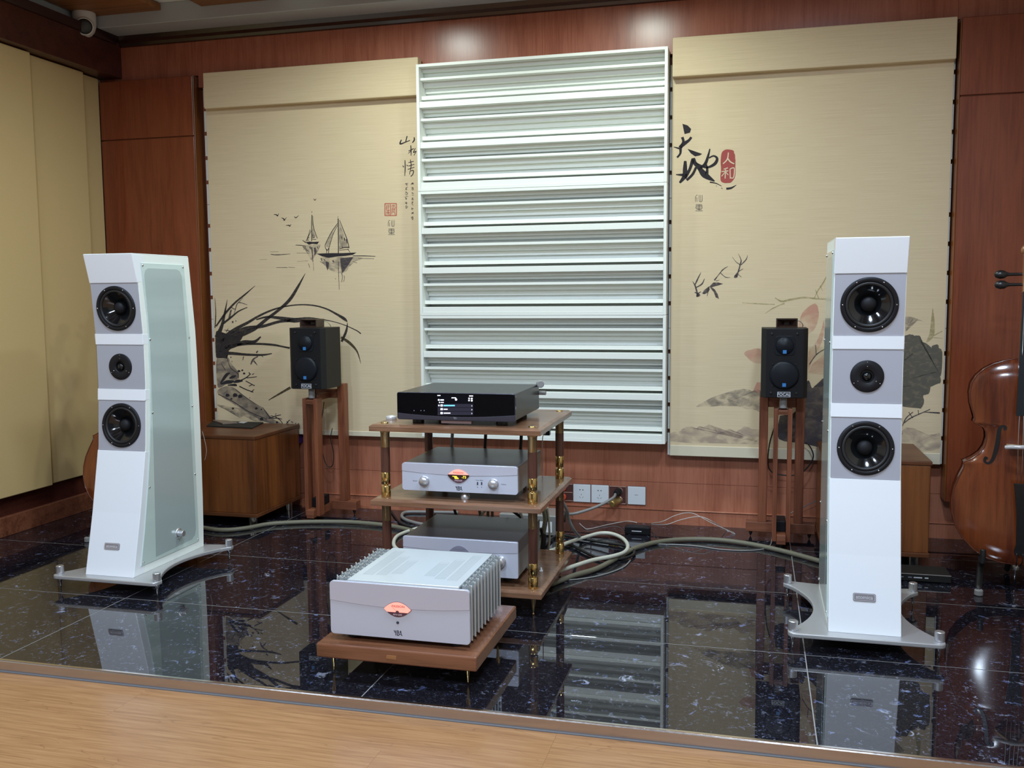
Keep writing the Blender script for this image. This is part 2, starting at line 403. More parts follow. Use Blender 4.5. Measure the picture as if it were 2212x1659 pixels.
def piece(name, me, loc, parent):
    o = bpy.data.objects.new(name, me); COL.objects.link(o); o.location = Vector(loc)-root_loc(parent); o.parent = parent; return o
def copy_tree(o, parent=None):
    c = o.copy(); COL.objects.link(c); c.parent = parent
    for ch in list(o.children): copy_tree(ch, c)
    return c
FONT = {}
def text_mesh(mb, txt, size, fn, cx=0, cz=0, ext=0.0004, sx=1, align='CENTER', shear=0):
    """lettering: fn maps (x, y, depth) of the flat text to the world"""
    cu = bpy.data.curves.new('t', 'FONT'); cu.body = txt; cu.size = size; cu.align_x = align; cu.align_y = 'CENTER'; cu.extrude = ext; cu.resolution_u = 3; cu.shear = shear; cu.offset = size*.012
    ob = bpy.data.objects.new('t', cu); COL.objects.link(ob)
    bpy.context.view_layer.update()
    me = bpy.data.meshes.new_from_object(ob)
    mb.add([fn(cx+v.co.x*sx, cz+v.co.y, v.co.z) for v in me.vertices], [tuple(p.vertices) for p in me.polygons])
    bpy.data.objects.remove(ob); bpy.data.meshes.remove(me); return mb
def rrect(x0, x1, z0, z1, r, n=5):
    pts = []
    for cx, cz, a0 in ((x1-r, z0+r, -90), (x1-r, z1-r, 0), (x0+r, z1-r, 90), (x0+r, z0+r, 180)):
        for k in range(n+1):
            a = math.radians(a0+90*k/n); pts.append((cx+r*math.cos(a), cz+r*math.sin(a)))
    return pts
def yba(mb, fn, cx, cz, h):
    """the maker's three cut letters, drawn as strokes; fn(x, z)"""
    w = h*.16
    def st(*p): mb.ribbon([(cx+a*h, cz+b*h, w) for a, b in p], fn, 1)
    st((-.78, .5), (-.58, .05)); st((-.44, .5), (-.44, -.5))
    st((-.15, .5), (-.15, -.5)); st((-.15, .44), (.12, .42), (.18, .28), (.10, .08), (-.02, .06)); st((.04, .06), (.22, -.02), (.26, -.24), (.14, -.43), (-.15, -.44))
    st((.36, -.22), (.56, -.22)); st((.56, .5), (.62, -.1), (.82, -.5)); st((.44, .1), (.56, .46))
    return mb

# ================================================================== THE ROOM
XL, XR, YB, YF, ZC = -1.83, 2.95, .13, -6.6, 2.572
# granite stage: dark bed with grout, tiles as pieces
b = MB(); b.box(XL, XR, -2.052, YB+.05, -.06, -.0006)
stage = struct('floor_stage', b, 'grout')
xs = [-1.8386, -.6401, .5579, 1.7592, 2.9592]; ys = [-2.052, -1.4505, -.8393, -.228, YB+.04]
for i in range(4):
    for j in range(4):
        x0, x1, y0, y1 = max(xs[i], XL)+.0012, min(xs[i+1], XR)-.0012, ys[j]+.0015, ys[j+1]-.0015
        b = MB(); cx, cy = (x0+x1)/2, (y0+y1)/2; b.box(x0-cx, x1-cx, y0-cy, y1-cy, -.02, 0, .0008, 1)
        me = b.mesh('tile'); me.materials.append(MATS['granite']); piece('tile', me, (cx, cy, 0), stage)
b = MB(); b.prism([(-2.066, -.031), (-2.052, -.031), (-2.052, .0022), (-2.060, .0022), (-2.066, -.001)], lambda y, z: (XL, y, z), lambda y, z: (XR, y, z))
struct('trim_1', b, 'metal_edge')
b = MB(); b.box(XL, XR, -2.0625, -2.0545, .0021, .0030, .0003, 1); struct('trim_9', b, 'edge_highlight')  # separate brighter strip added for the highlight along the trim's top edge
b = MB(); b.box(XL, XR, -2.073, -2.066, -.05, -.0295); struct('trim_2', b, 'caulk')
# laminate floor: planks
b = MB(); b.box(XL, XR, YF, -2.07, -.08, -.0345); flo = struct('floor', b, 'laminate')
PW, PL = .192, 1.215
b = MB(); b.box(-PL/2+.0001, PL/2-.0001, -PW/2+.0001, PW/2-.0001, -.010, 0, .0003, 1); pm = b.mesh('plank'); pm.materials.append(MATS['laminate'])
y = -2.073-PW/2; row = 0
while y > YF+.1:
    x = XL-.3-[.40, .81, .20, .60][row % 4]
    while x < XR+.2:
        piece('plank', pm, (x+PL/2, y, -.0315), flo); x += PL
    y -= PW; row += 1
# back wall: body, veneer panels as pieces
b = MB(); b.box(XL-.1, XR+.1, YB+.04, YB+.2, -.06, ZC+.05); wb = struct('wall_back', b, 'veneer_dark')
def vpanel(x0, x1, y0, y1, z0, z1, mat, par, name='panel', bev=.0015):
    m_ = MB(); m_.box(x0, x1, y0, y1, z0, z1, bev, 1); return part(name, m_, mat, par)
cuts = [XL, -.62, .60, 1.81, XR]
for i in range(4):
    vpanel(cuts[i], cuts[i+1], YB+.005, YB+.04, .0, .1995, 'veneer', wb)
    vpanel(cuts[i], cuts[i+1], YB+.005, YB+.04, .2005, 2.19, 'veneer', wb)
for x0, x1, z0 in ((XL, -1.2355, 2.256), (-1.235, .60, 2.195), (.6006, 2.4085, 2.195), (2.409, XR, 2.256)):
    vpanel(x0, x1, YB-.03 if z0 > 2.2 else YB-.032, YB+.004 if z0 > 2.2 else YB+.0045, z0, 2.46, 'veneer_header', wb, bev=.0004)
b = MB(); b.box(XL, XR, YB-.002, YB+.006, 0, .0665); b.box(XL, XR, YB-.008, YB+.006, .0665, .0725, .002, 1); struct('baseboard_back', b, 'veneer')
b = MB(); b.prism([(.10, 2.428), (.085, 2.432), (.078, 2.445), (.058, 2.455), (.050, 2.475), (.10, 2.475)], lambda y, z: (-1.70, y, z), lambda y, z: (XR, y, z)); struct('trim_3', b, 'crown_wood')
# piers beside the blinds
def pier(name, x0, x1, yf, zs):
    b = MB(); b.box(x0+.004, x1-.004, yf+.012, YB+.004, .19, 2.247); o = struct(name, b, 'veneer_pier')
    for z0, z1 in zs: vpanel(x0, x1, yf, yf+.012, z0, z1, 'veneer_pier', o)
    return o
pl = pier('wall_pier_left', -1.80, -1.243, .048, ((.19, 1.938), (1.944, 2.245)))
pr = pier('wall_pier_right', 2.415, XR, .028, ((.188, 1.920), (1.926, 2.243)))
vpanel(-1.2425, -1.236, .05, YB+.002, .19, 2.247, 'cabinet_wood', pl, 'edge_strip'); vpanel(2.409, 2.4145, .03, YB+.002, .19, 2.245, 'cabinet_wood', pr, 'edge_strip')
# left wall
b = MB(); b.box(XL-.1, XL, YF, YB+.1, -.06, ZC+.05); wl = struct('wall_left', b, 'wall_paint')
b = MB(); b.box(XL, -1.792, -2.6, .13, 0, .189, .002, 1); struct('trim_7', b, 'veneer_dark'); b = MB(); b.box(XL, -1.692, -2.6, .098, 2.268, 2.45, .002, 1); struct('trim_8', b, 'veneer_dark')
b = MB(); b.box(XL, -1.772, -2.05, .128, 0, .092, .002, 1); struct('baseboard_left', b, 'teak_bar')
b = MB(); b.prism([(-1.70, 2.428), (-1.684, 2.436), (-1.672, 2.475), (-1.75, 2.475), (-1.75, 2.44)], lambda x, z: (x, -2.6, z), lambda x, z: (x, .05, z)); struct('trim_4', b, 'crown_wood')
# other walls, ceiling
b = MB(); b.box(XR, XR+.1, YF, YB+.1, -.06, ZC+.05); struct('wall_right', b, 'wall_paint')
b = MB(); b.box(XL-.1, XR+.1, YF-.1, YF, -.1, ZC+.05); struct('wall_front', b, 'wall_far')
b = MB(); b.box(XL-.1, XR+.1, YF-.1, YB+.2, ZC, ZC+.1); ce = struct('ceiling', b, 'ceiling_white')
b = MB(); b.box(XL, XR, -.10, .105, 2.4755, ZC, .003, 1); struct('trim_5', b, 'soffit_grey')
b = MB(); b.box(XL, -1.766, -2.6, -.10, 2.4755, ZC, .003, 1); struct('trim_6', b, 'soffit_grey')
b = MB(); b.box(-.22, .22, -.6, .6, 0, .032, .002, 1); cm = b.mesh('ceiling_panel'); cm.materials.append(MATS['ceiling_wood'])
for i in range(7):
    for j in range(5): piece('ceiling_panel', cm, (-1.526+.667*i, -.70-1.204*j, 2.535), ce)

# lamps
for i, (x, y, z, wt, sz, c) in enumerate(LAMPS):
    z = 2.528
    t = thing('ceiling_downlight', 'round white downlight on ceiling, '+('shining on the slatted wall panels' if i < 2 else 'over the open floor'), 'light', (x, y, z), 'wall washing downlights' if i < 2 else 'ceiling downlights')
    b = MB(); b.lathe([(sz/2+.022, .07), (sz/2+.024, -.004), (sz/2+.004, -.006), (sz/2+.002, .004), (sz/2+.002, .03), (sz/2+.022, .07)], (x, y, z), (0, 0, 1), 32, cap=False); part('housing', b, 'cam_white', t)
    ld = bpy.data.lights.new('lamp', 'AREA'); ld.shape = 'DISK'; ld.size = sz; ld.energy = wt; ld.color = c
    if i < 2: ld.spread = math.radians(164)
    lo = bpy.data.objects.new('lamp', ld); COL.objects.link(lo); lo.parent = t

# acoustic panels on the left wall
for nm, xf, y0, y1, lab in ((0, -1.742, -1.72, -.508, 'wide beige acoustic panel on left wall, standing out furthest'),
                            (1, -1.771, -.505, -.106, 'beige acoustic panel on left wall between two other beige panels'),
                            (2, -1.800, -.104, .045, 'narrow beige acoustic panel in the corner beside the brown pier')):
    b = MB(); b.box(XL+.002, xf, y0, y1, .19, 2.263, .004, 2); o = part('sound_absorber', b, 'acoustic_cloth', None, None, (xf, (y0+y1)/2, .19)); tag(o, lab, 'sound absorber', 'beige acoustic panels')

# ================================================================== DIFFUSER (three stacked modules)
def diffuser(z0, label):
    t = thing('acoustic_diffuser', label, 'diffuser', (.6, 0, z0), 'stacked white slatted diffusers')
    D = .120; X0, X1 = 0.002, 1.198; h = .5985
    b = MB(); b.box(X0, X0+.014, 0, D, z0, z0+h, .001, 1); b.box(X1-.014, X1, 0, D, z0, z0+h, .001, 1)
    b.box(X0+.014, X1-.014, 0, D, z0, z0+.012); b.box(X0+.014, X1-.014, 0, D, z0+h-.013, z0+h); part('frame', b, 'diffuser_white', t)
    b = MB(); b.box(X0+.014, X1-.014, D-.006, D, z0+.012, z0+h-.013); part('back_board', b, 'diffuser_white', t)
    z = z0+h-.013
    def slat(hh, d, name='slat'):
        nonlocal z
        b = MB(); b.box(X0+.0145, X1-.0145, d, D-.006, z-hh, z-.0004, .0008, 1); part(name, b, 'diffuser_white', t); z -= hh
    def well2():
        slat(.016, .044, 'step'); slat(.016, .070, 'step'); slat(.0155, .100, 'step')
    well2()
    for k in range(3):
        slat(.0125, .018); slat(.024, .060, 'step'); slat(.024, .088, 'step'); slat(.0225, .104, 'step')
        slat(.0185, .030); slat(.0130, .111, 'step'); slat(.029, .003)
        if k < 2: well2()
    return t
diffuser(.4085, 'lowest white slatted diffuser, bottom edge near the power sockets')
diffuser(1.0085, 'middle white slatted diffuser between two other slatted ones')
diffuser(1.6085, 'topmost white slatted diffuser, just under the brown crown')

# white backing modules behind the blinds, only their notched edges show
def backing(x0, z0, label):
    t = thing('notched_backing', label, 'backing panel', (x0+.6, .125, z0), 'white backing panels behind the blinds')
    b = MB(); b.box(x0+.006, x0+1.194, .095, YB+.004, z0, z0+.5985); part('back_board', b, 'gap_dark', t)
    e = [0, .105, .125, .230, .250, .355, .375, .480, .500, .5985]
    for xa, xb in ((x0, x0+.030), (x0+1.170, x0+1.2)):
        for k in range(5):
            b = MB(); b.box(xa, xb, .085, YB+.004, z0+e[2*k]+(.0008 if k == 0 else 0), z0+e[2*k+1]); part('edge_strip', b, 'white_frame', t)
for x0, z0, nm in ((-1.2015, .39, 'left of the sailboat blind'), (1.2025, .345, 'right of the lotus blind')):
    for k, w in enumerate(('lowest', 'middle', 'upper')):
        backing(x0, z0+.6*k, 'white notched edge of '+w+' backing panel '+nm)

# ================================================================== PAINTED BLINDS
def blind(name, x0, x1, z0, hem, zv, label):
    t = thing(name, label, 'blind', ((x0+x1)/2, .07, z0))
    b = MB(); b.box(x0, x1, .070, .078, z0+hem, 2.09); part('cloth', b, 'blind_cloth', t)
    b = MB(); b.box(x0, x1, .066, .080, z0, z0+hem, .002, 1); part('hem', b, 'hem_cream', t)
    b = MB(); b.box(x0+.014 if x0 < 0 else x0+.002, x1+.0012 if x0 < 0 else x1+.001, .030, .0845, zv, 2.250, .004, 2); part('valance', b, 'blind_cloth', t)
    return t
YP = .0694
def pl_(ox, oy, sc):
    lo, hi = (-1.179, -.001) if ox < 1000 else (1.2145, 2.393)       # the print stays on its cloth
    def g(x, y):
        p = at(ox+x*sc, oy+y*sc, Y=YP); p.x = min(max(p.x, lo), hi); return p
    return g
A_, B_ = pl_(430, 260, .22904), pl_(430, 580, .22904)
C_, D_ = pl_(1420, 240, .25316), pl_(1420, 620, .29837)
bl = blind('roller_blind', -1.180, .000, .390, .026, 2.070, 'beige roller blind painted with sailboats and an orchid')
def art(par, name, mat, fn, strokes=(), polys=(), dy=0, label=None):
    if name in ('painted_moss', 'painted_stem', 'painted_twig') and len(strokes)+len(polys) > 1:
        for s_ in strokes: art(par, name, mat, fn, [s_], (), dy, label)
        for p_ in polys: art(par, name, mat, fn, (), [p_], dy, label)
        return
    m_ = MB()
    f2 = (lambda x, y: fn(x, y)+Vector((0, dy, 0)))
    for s_ in strokes: m_.ribbon([(p+(6,))[:3] if len(p) == 2 else p for p in s_], f2, 4)
    for p_ in polys:
        if len(p_) > 5 and mat.startswith(('wash', 'seal_red', 'ink_leaf')):   # soften the outline, ragged for washes
            n_ = len(p_); q_ = []; rr = random.Random(len(p_)*7+int(p_[0][0])); jit = 0 if mat == 'seal_red' else 2.6 if mat in ('wash_leaf', 'wash_grey', 'wash_lilac', 'wash_rock') else 1.0
            for k in range(n_):
                p0, p1, p2, p3 = [Vector(p_[(k+j) % n_]) for j in (-1, 0, 1, 2)]
                for tt in (0, .25, .5, .75):
                    v_ = .5*((2*p1)+(p2-p0)*tt+(2*p0-5*p1+4*p2-p3)*tt*tt+(3*p1-p0-3*p2+p3)*tt**3)
                    q_.append((v_.x+rr.uniform(-jit, jit), v_.y+rr.uniform(-jit, jit)))
            p_ = q_
        m_.poly(p_, f2)
    return part(name, m_, mat, par, label)
def blob(x, y, r, k=.75, n=10): return [(x+r*math.cos(6.283*i/n)*(1+.15*math.sin(i*2.1)), y+r*k*math.sin(6.283*i/n)*(1+.12*math.cos(i*1.7))) for i in range(n)]
# birds
for s_ in ([(1080,738,3),(1092,753,7),(1105,738,3)], [(705,888,3),(730,890,9),(740,902,8),(752,876,3)], [(777,918,3),(800,930,10),(803,944,8),(825,915,3)],
           [(898,905,3),(912,919,8),(940,897,3)], [(820,992,3),(848,990,9),(856,999,7),(868,977,3)]):
    art(bl, 'painted_bird', 'ink_black', A_, [s_])
# small boat
art(bl, 'painted_boat', 'ink_black', A_, [[(1064,858,4),(1064,872,4)],[(1064,890,6),(1061,1000,6),(1062,1140,6)],[(1071,900,4),(1080,1010,6),(1115,1112,5)],[(1047,1030,4),(1030,1090,5),(1008,1142,5)],
    [(1058,1040,4),(1030,1100,4),(1022,1140,4)],[(975,1130,4),(1005,1152,9)],[(910,1175,4),(960,1178,6),(1005,1186,4)],[(1070,1078,6),(1075,1090,6)],[(1068,1100,4),(1090,1106,5)],[(1070,1122,4),(1104,1124,5)],[(1030,1105,5),(1040,1108,5)],[(1024,1128,5),(1036,1130,5)]],
    [[(1003,1150),(1040,1143),(1075,1147),(1132,1143),(1115,1168),(1070,1163),(1036,1172)]], label='small ink sailboat')
art(bl, 'painted_reflection', 'ink_grey', A_, [[(978,1190,6),(992,1206,5),(985,1222,3)],[(1000,1190,5),(1010,1215,5),(1040,1240,5)],[(1045,1190,14),(1052,1215,10)],[(1062,1195,14),(1068,1250,10),(1074,1335,7)],[(1090,1200,20),(1098,1240,22),(1088,1272,6)],[(1115,1190,8),(1125,1215,5)],[(1135,1185,5),(1132,1200,4)],[(1032,1350,4),(1045,1390,4)],[(1078,1340,3),(1080,1415,3)]])
# large boat
art(bl, 'painted_boat', 'ink_black', A_, [[(1310,905,4),(1310,918,4)],[(1312,925,9),(1314,1100,8),(1314,1252,8)],[(1306,972,5),(1250,1052,6),(1205,1140,6),(1188,1185,5),(1205,1228,6)],[(1306,990,4),(1262,1080,5),(1226,1200,5),(1205,1228,6)],[(1226,1200,6),(1222,1252,6)],[(1208,1215,5),(1202,1252,5)],
    [(1325,940,4),(1360,1030,6),(1395,1120,7),(1416,1205,6)],[(1322,1212,6),(1370,1200,7),(1416,1196,10)],[(1322,1225,4),(1412,1216,5)],[(1402,1212,4),(1425,1246,4)],[(1345,1095,8),(1350,1125,6)],[(1368,1108,10),(1375,1135,8)],[(1388,1120,8),(1395,1160,6)],[(1350,1205,5),(1352,1185,3)],
    [(1450,1278,6),(1550,1278,7),(1662,1281,4)]], [[(1108,1257),(1180,1259),(1250,1252),(1350,1252),(1484,1246),(1450,1268),(1380,1278),(1300,1284),(1222,1296),(1160,1282)]], label='larger ink sailboat')
art(bl, 'sail_shading', 'wash_grey', A_, [], [[(1320,950),(1345,1020),(1380,1110),(1405,1190),(1320,1205)],[(1300,985),(1262,1040),(1215,1130),(1195,1180),(1225,1190),(1255,1090)],[(1068,920),(1076,1020),(1098,1095),(1064,1130)]], .0002)
art(bl, 'painted_reflection', 'ink_grey', A_, [[(1314,1330,6),(1316,1450,5),(1322,1598,4)],[(1345,1440,8),(1352,1480,5),(1344,1525,5)],[(1368,1465,6),(1372,1490,4),(1362,1522,4)],[(1150,1300,10),(1160,1325,6)],[(1175,1310,8),(1190,1320,8)],[(1260,1320,16),(1272,1338,10)],[(1285,1490,5),(1290,1498,5)],[(1140,1330,4),(1175,1350,5)],[(1500,1300,4),(1650,1305,4)],[(1450,1330,4),(1490,1345,4)]]+
    [[(1180+random.random()*260, 1300+random.random()*90, 4), (1186+random.random()*260, 1306+random.random()*90, 4)] for _ in range(0)],
    [[(1330,1300),(1455,1290),(1425,1330),(1400,1372),(1370,1420),(1348,1440),(1338,1380)],[(1195,1330),(1225,1340),(1222,1390),(1212,1415),(1200,1385)]])
art(bl, 'reflection_wash', 'wash_grey', A_, [], [[(1150,1296),(1300,1292),(1450,1285),(1540,1300),(1440,1350),(1390,1420),(1340,1440),(1250,1420),(1180,1360)],[(975,1180),(1150,1170),(1110,1260),(1060,1320),(1030,1250)]], .0003)
art(bl, 'water_line', 'ink_grey', A_, [[(675,1262,5),(730,1268,9),(860,1260,3)],[(728,1387,4),(835,1387,5)],[(842,1384,4),(905,1387,3)],[(670,1240,2),(750,1238,3)],[(920,1250,2),(1050,1252,3)],[(925,1330,2),(1030,1325,3)],[(570,1312,2),(640,1310,2)]])
# calligraphy, left blind
art(bl, 'brush_writing', 'ink_black', A_, [[(1908,182,9),(1896,222,14),(1940,208,9),(1990,188,7)],[(1962,148,10),(1948,206,9)],[(2028,160,10),(2030,185,12),(2012,210,9)],
    [(1996,236,8),(2000,285,9),(1999,332,6)],[(1975,290,7),(2025,266,8)],[(1998,290,7),(1972,312,4)],[(2040,262,6),(2022,300,8),(2030,300,8),(2048,292,6),(2026,330,5)],
    [(1942,376,7),(1944,450,9),(1940,525,5)],[(1920,425,5),(1930,442,9)],[(1956,420,6),(1970,430,8)],[(1992,370,6),(2000,420,8),(1992,470,7)],[(1975,398,6),(2025,386,6)],[(1975,430,6),(2030,414,6)],[(1968,462,6),(2030,442,6)],[(1990,478,7),(2020,472,8),(2018,505,8),(1996,530,7)],[(1990,478,6),(1986,510,6)]], label='black brush characters')
def scrawl(x, y0, y1, n, sd):
    rr = random.Random(sd); out = []; st = (y1-y0)/n
    for k in range(n):
        cy = y0+st*(k+.4)
        for q in range(3): out.append([(x+rr.uniform(-14, 0), cy+rr.uniform(-14, 14), 3), (x+rr.uniform(-6, 6), cy+rr.uniform(-16, 16), 5), (x+rr.uniform(0, 16), cy+rr.uniform(-14, 14), 3)])
    return out
art(bl, 'small_writing', 'ink_grey', A_, scrawl(2012, 580, 950, 8, 3)+scrawl(1956, 580, 845, 6, 5))
art(bl, 'red_seal', 'seal_light', A_, [[(1752,784,8),(1752,898,8)],[(1862,784,8),(1862,898,8)],[(1752,784,8),(1862,784,8)],[(1752,898,8),(1862,898,8)],[(1806,790,6),(1806,895,6)],[(1770,800,6),(1770,850,6),(1796,850,6)],[(1784,800,6),(1784,885,6)],[(1765,870,6),(1798,870,6)],[(1820,800,6),(1850,806,6)],[(1835,800,5),(1822,850,6),(1818,888,5)],[(1848,820,5),(1838,860,5),(1852,888,5)],[(1822,835,5),(1852,838,5)]], label='square red seal')
art(bl, 'seal_ground', 'seal_wash', A_, [], [[(1754,786),(1860,786),(1860,896),(1754,896)]], .0002)
def xt(f, mat, par, x0, y0, s, dy=0):
    q = lambda pts: [(x0+a*s, y0+b_*s, w*s) for a, b_, w in pts]
    art(par, 'signature', mat, f, [q([(0,1.0,.06),(0,.45,.07),(.12,.12,.06),(.30,.08,.06)]), q([(.18,.40,.06),(.22,1.0,.07)]), q([(.50,.05,.06),(.52,.85,.07),(.72,1.0,.06),(.92,.85,.07),(.94,.05,.06)]), q([(.72,.05,.06),(.72,.95,.06)]),
        q([(.05,1.38,.07),(.92,1.36,.07)]), q([(.10,1.62,.06),(.90,1.60,.06)]), q([(.10,1.62,.06),(.12,1.92,.06),(.88,1.92,.06),(.90,1.60,.06)]), q([(.02,1.50,.05),(.98,1.50,.05)]), q([(.12,1.77,.05),(.88,1.77,.05)]), q([(.50,1.36,.07),(.50,2.20,.07)]), q([(.15,2.05,.06),(.85,2.05,.06)]), q([(0,2.24,.07),(1,2.24,.07)])], dy=dy)
xt(A_, 'ink_grey', bl, 1784, 938, 62)
# orchid
LV = [[(160,545,14),(250,420,20),(340,322,17),(430,248,15),(528,163,3)], [(170,650,60),(215,540,30),(240,430,20),(267,292,3)], [(225,520,20),(300,462,18),(370,405,13),(455,366,7)],
      [(200,705,80),(350,640,64),(520,570,44),(640,475,36),(740,400,32),(850,300,30),(925,185,24),(1002,46,3)],
      [(190,690,60),(330,580,40),(460,510,26),(560,450,20),(680,395,17),(800,360,13),(940,342,11),(1080,348,13),(1200,380,14),(1300,432,20),(1370,475,28),(1398,503,6)],
      [(540,482,12),(640,457,20),(760,467,30),(900,488,56),(1040,472,26),(1200,487,9),(1350,525,7),(1480,582,9),(1526,615,10)],
      [(300,625,30),(440,565,44),(600,545,34),(760,500,26),(900,490,30)], [(960,500,20),(1030,535,24)], [(180,765,70),(300,735,54),(420,695,44),(520,692,30),(582,643,12)],
      [(240,745,34),(400,715,24),(560,711,20),(700,720,20),(780,735,16),(855,750,18)], [(170,800,50),(300,800,30),(450,812,22),(600,815,18),(687,802,8)],
      [(1400,508,3),(1388,590,22),(1345,690,22)], [(1338,648,20),(1420,702,26),(1490,782,15),(1526,897,3)], [(148,280,3),(158,420,8),(150,560,10)]]
for s_ in LV: art(bl, 'painted_leaf', 'ink_leaf' if s_[0][0] != 1338 else 'ink_olive', B_, [[(a_, c_, w_*.82 if w_ > 30 else w_) for a_, c_, w_ in s_]])
art(bl, 'leaf_clump', 'ink_leaf', B_, [], [[(158,598),(230,630),(330,640),(420,600),(390,680),(310,745),(260,800),(265,850),(200,830),(160,830)]], .0001)
art(bl, 'painted_flower', 'ink_grey', B_, [[(305,366,8),(340,382,8),(370,322,9),(455,342,4)],[(370,322,8),(415,276,3)],[(345,380,8),(330,425,4)],[(285,470,20),(300,400,14),(310,390,4)],[(240,580,6),(300,590,10)],[(255,600,8),(275,565,5)],[(420,830,10),(412,865,5)],
    [(488,905,12),(510,858,16),(556,828,10)],[(515,870,16),(550,912,5)],[(540,795,16),(556,776,8)],[(310,505,20),(325,505,18)],[(345,490,10),(350,500,8)],[(590,820,8),(604,836,6)],[(300,830,10),(300,845,8)],[(310,870,6),(310,885,5)]])
art(bl, 'painted_rock', 'wash_rock', B_, [], [[(165,848),(260,828),(300,890),(340,940),(375,990),(355,1052),(260,1090),(185,1125),(168,1050)]], .0002)
art(bl, 'painted_rock', 'wash_rock', B_, [], [[(176,1150),(260,1108),(340,1128),(400,1182),(530,1272),(600,1312),(650,1372),(700,1420),(795,1472),(640,1452),(500,1385),(330,1280),(200,1200)]], .0002)
art(bl, 'painted_rock', 'wash_grey', B_, [], [[(172,1280),(260,1298),(420,1330),(560,1400),(600,1440),(520,1440),(420,1390),(380,1410),(300,1335),(180,1297)]], .0001)
art(bl, 'rock_outline', 'ink_grey', B_, [[(265,850,5),(300,940,7),(365,990,7),(372,1040,6)],[(180,1185,8),(320,1255,10),(470,1350,8),(640,1420,6)],[(210,900,5),(250,960,8)],[(340,1140,5),(420,1200,6),(530,1275,5)],[(600,1310,5),(655,1390,8),(690,1420,5)]])
art(bl, 'painted_moss', 'ink_black', B_, [[(200,1085,8),(225,1050,24),(262,1000,28),(292,985,8)],[(285,1035,10),(318,1022,26),(350,1010,8)],[(205,1090,10),(260,1072,34),(300,1070,30),(330,1062,12)],[(325,1075,10),(365,1062,30),(412,1060,10)],[(270,1100,8),(340,1098,24),(352,1110,8)],[(380,1060,9),(440,1032,10),(488,992,7)],[(440,1060,8),(520,1104,7)],[(380,1110,10),(440,1140,9),(512,1166,8)],[(450,1032,7),(545,1020,6)],[(470,980,10),(482,1000,6)],[(470,1110,7),(500,1095,7)],[(490,1165,7),(520,1140,6)],[(500,1000,7),(520,990,5)]],
    [blob(376,968,14), blob(408,960,10), blob(425,990,12), blob(268,1195,20), blob(340,1195,24), blob(388,1205,22), blob(305,1230,10), blob(320,1320,12), blob(540,1320,14), blob(588,1328,8), blob(590,1420,18), blob(478,1220,5), blob(735,1450,12), blob(520,1102,6)], -.0001)
art(bl, 'painted_twig', 'ink_black', B_, [[(655,1415,9),(720,1392,8),(772,1380,6)],[(690,1412,8),(740,1412,7),(782,1420,6)],[(720,1400,8),(765,1430,7),(796,1478,6)],[(676,1388,7),(700,1392,5)],[(725,1364,5),(722,1385,4)],[(815,1478,8),(842,1440,8),(858,1428,6)],[(826,1440,6),(842,1460,6)],[(866,1444,7),(888,1452,6)],[(908,1490,7),(942,1460,6)],[(905,1470,6),(915,1455,5)]])
art(bl, 'painted_stem', 'ink_olive', B_, [[(655,1242,6),(740,1192,16),(862,1122,24)]])

br = blind('roller_blind', 1.2135, 2.3945, .345, .050, 2.078, 'beige roller blind painted with goldfish and lotus under a red seal')
art(br, 'brush_writing', 'ink_black', C_, [[(290,222,20),(268,250,22),(225,280,32),(190,312,26)],[(212,222,24),(222,262,22),(200,310,26)],[(140,306,5),(185,318,16)],[(196,310,26),(196,360,18),(168,396,16)],
    [(238,425,22),(236,490,36),(232,555,38),(190,612,16)],[(158,542,6),(225,545,26)],[(232,570,34),(275,500,24),(305,412,32),(318,440,34),(360,490,36),(405,545,54),(488,598,10)],[(250,590,20),(300,540,22),(330,480,20)],
    [(448,322,10),(435,375,18),(408,450,26),(350,500,14)],[(325,440,12),(380,470,18),(430,480,18),(490,450,26),(510,405,22),(480,382,14),(440,400,12)],[(408,440,16),(425,490,20),(420,550,30)],
    [(448,606,12),(500,616,8),(548,640,4)],[(588,662,18),(630,656,16),(674,630,3)],[(500,636,4),(506,640,4)],[(545,655,5),(556,662,5)]],
    [[(214,108),(258,122),(288,152),(278,184),(232,196),(222,150)],[(257,322),(300,345),(382,365),(362,378),(322,386),(285,360)]], label='large black brush characters')
art(br, 'red_seal', 'seal_red', C_, [], [[(545,372),(556,345),(578,330),(604,327),(648,336),(655,360),(662,372),(664,415),(669,425),(660,432),(666,500),(664,545),(656,575),(628,608),(600,613),(568,612),(541,594),(539,540),(546,500),(540,440)]], label='upright red seal')
art(br, 'seal_writing', 'seal_white', C_, [[(606,353,8),(597,410,10),(560,450,8)],[(600,402,9),(622,432,11),(656,450,9)],[(566,496,8),(602,484,8)],[(548,516,8),(606,510,8)],[(582,490,8),(578,576,8)],[(578,520,7),(548,556,6)],[(584,520,7),(606,546,6)],[(620,494,8),(622,576,8)],[(620,494,8),(656,487,8),(650,566,8),(622,568,8)]], dy=-.0003)
xt(C_, 'ink_grey', br, 325, 712, 62)
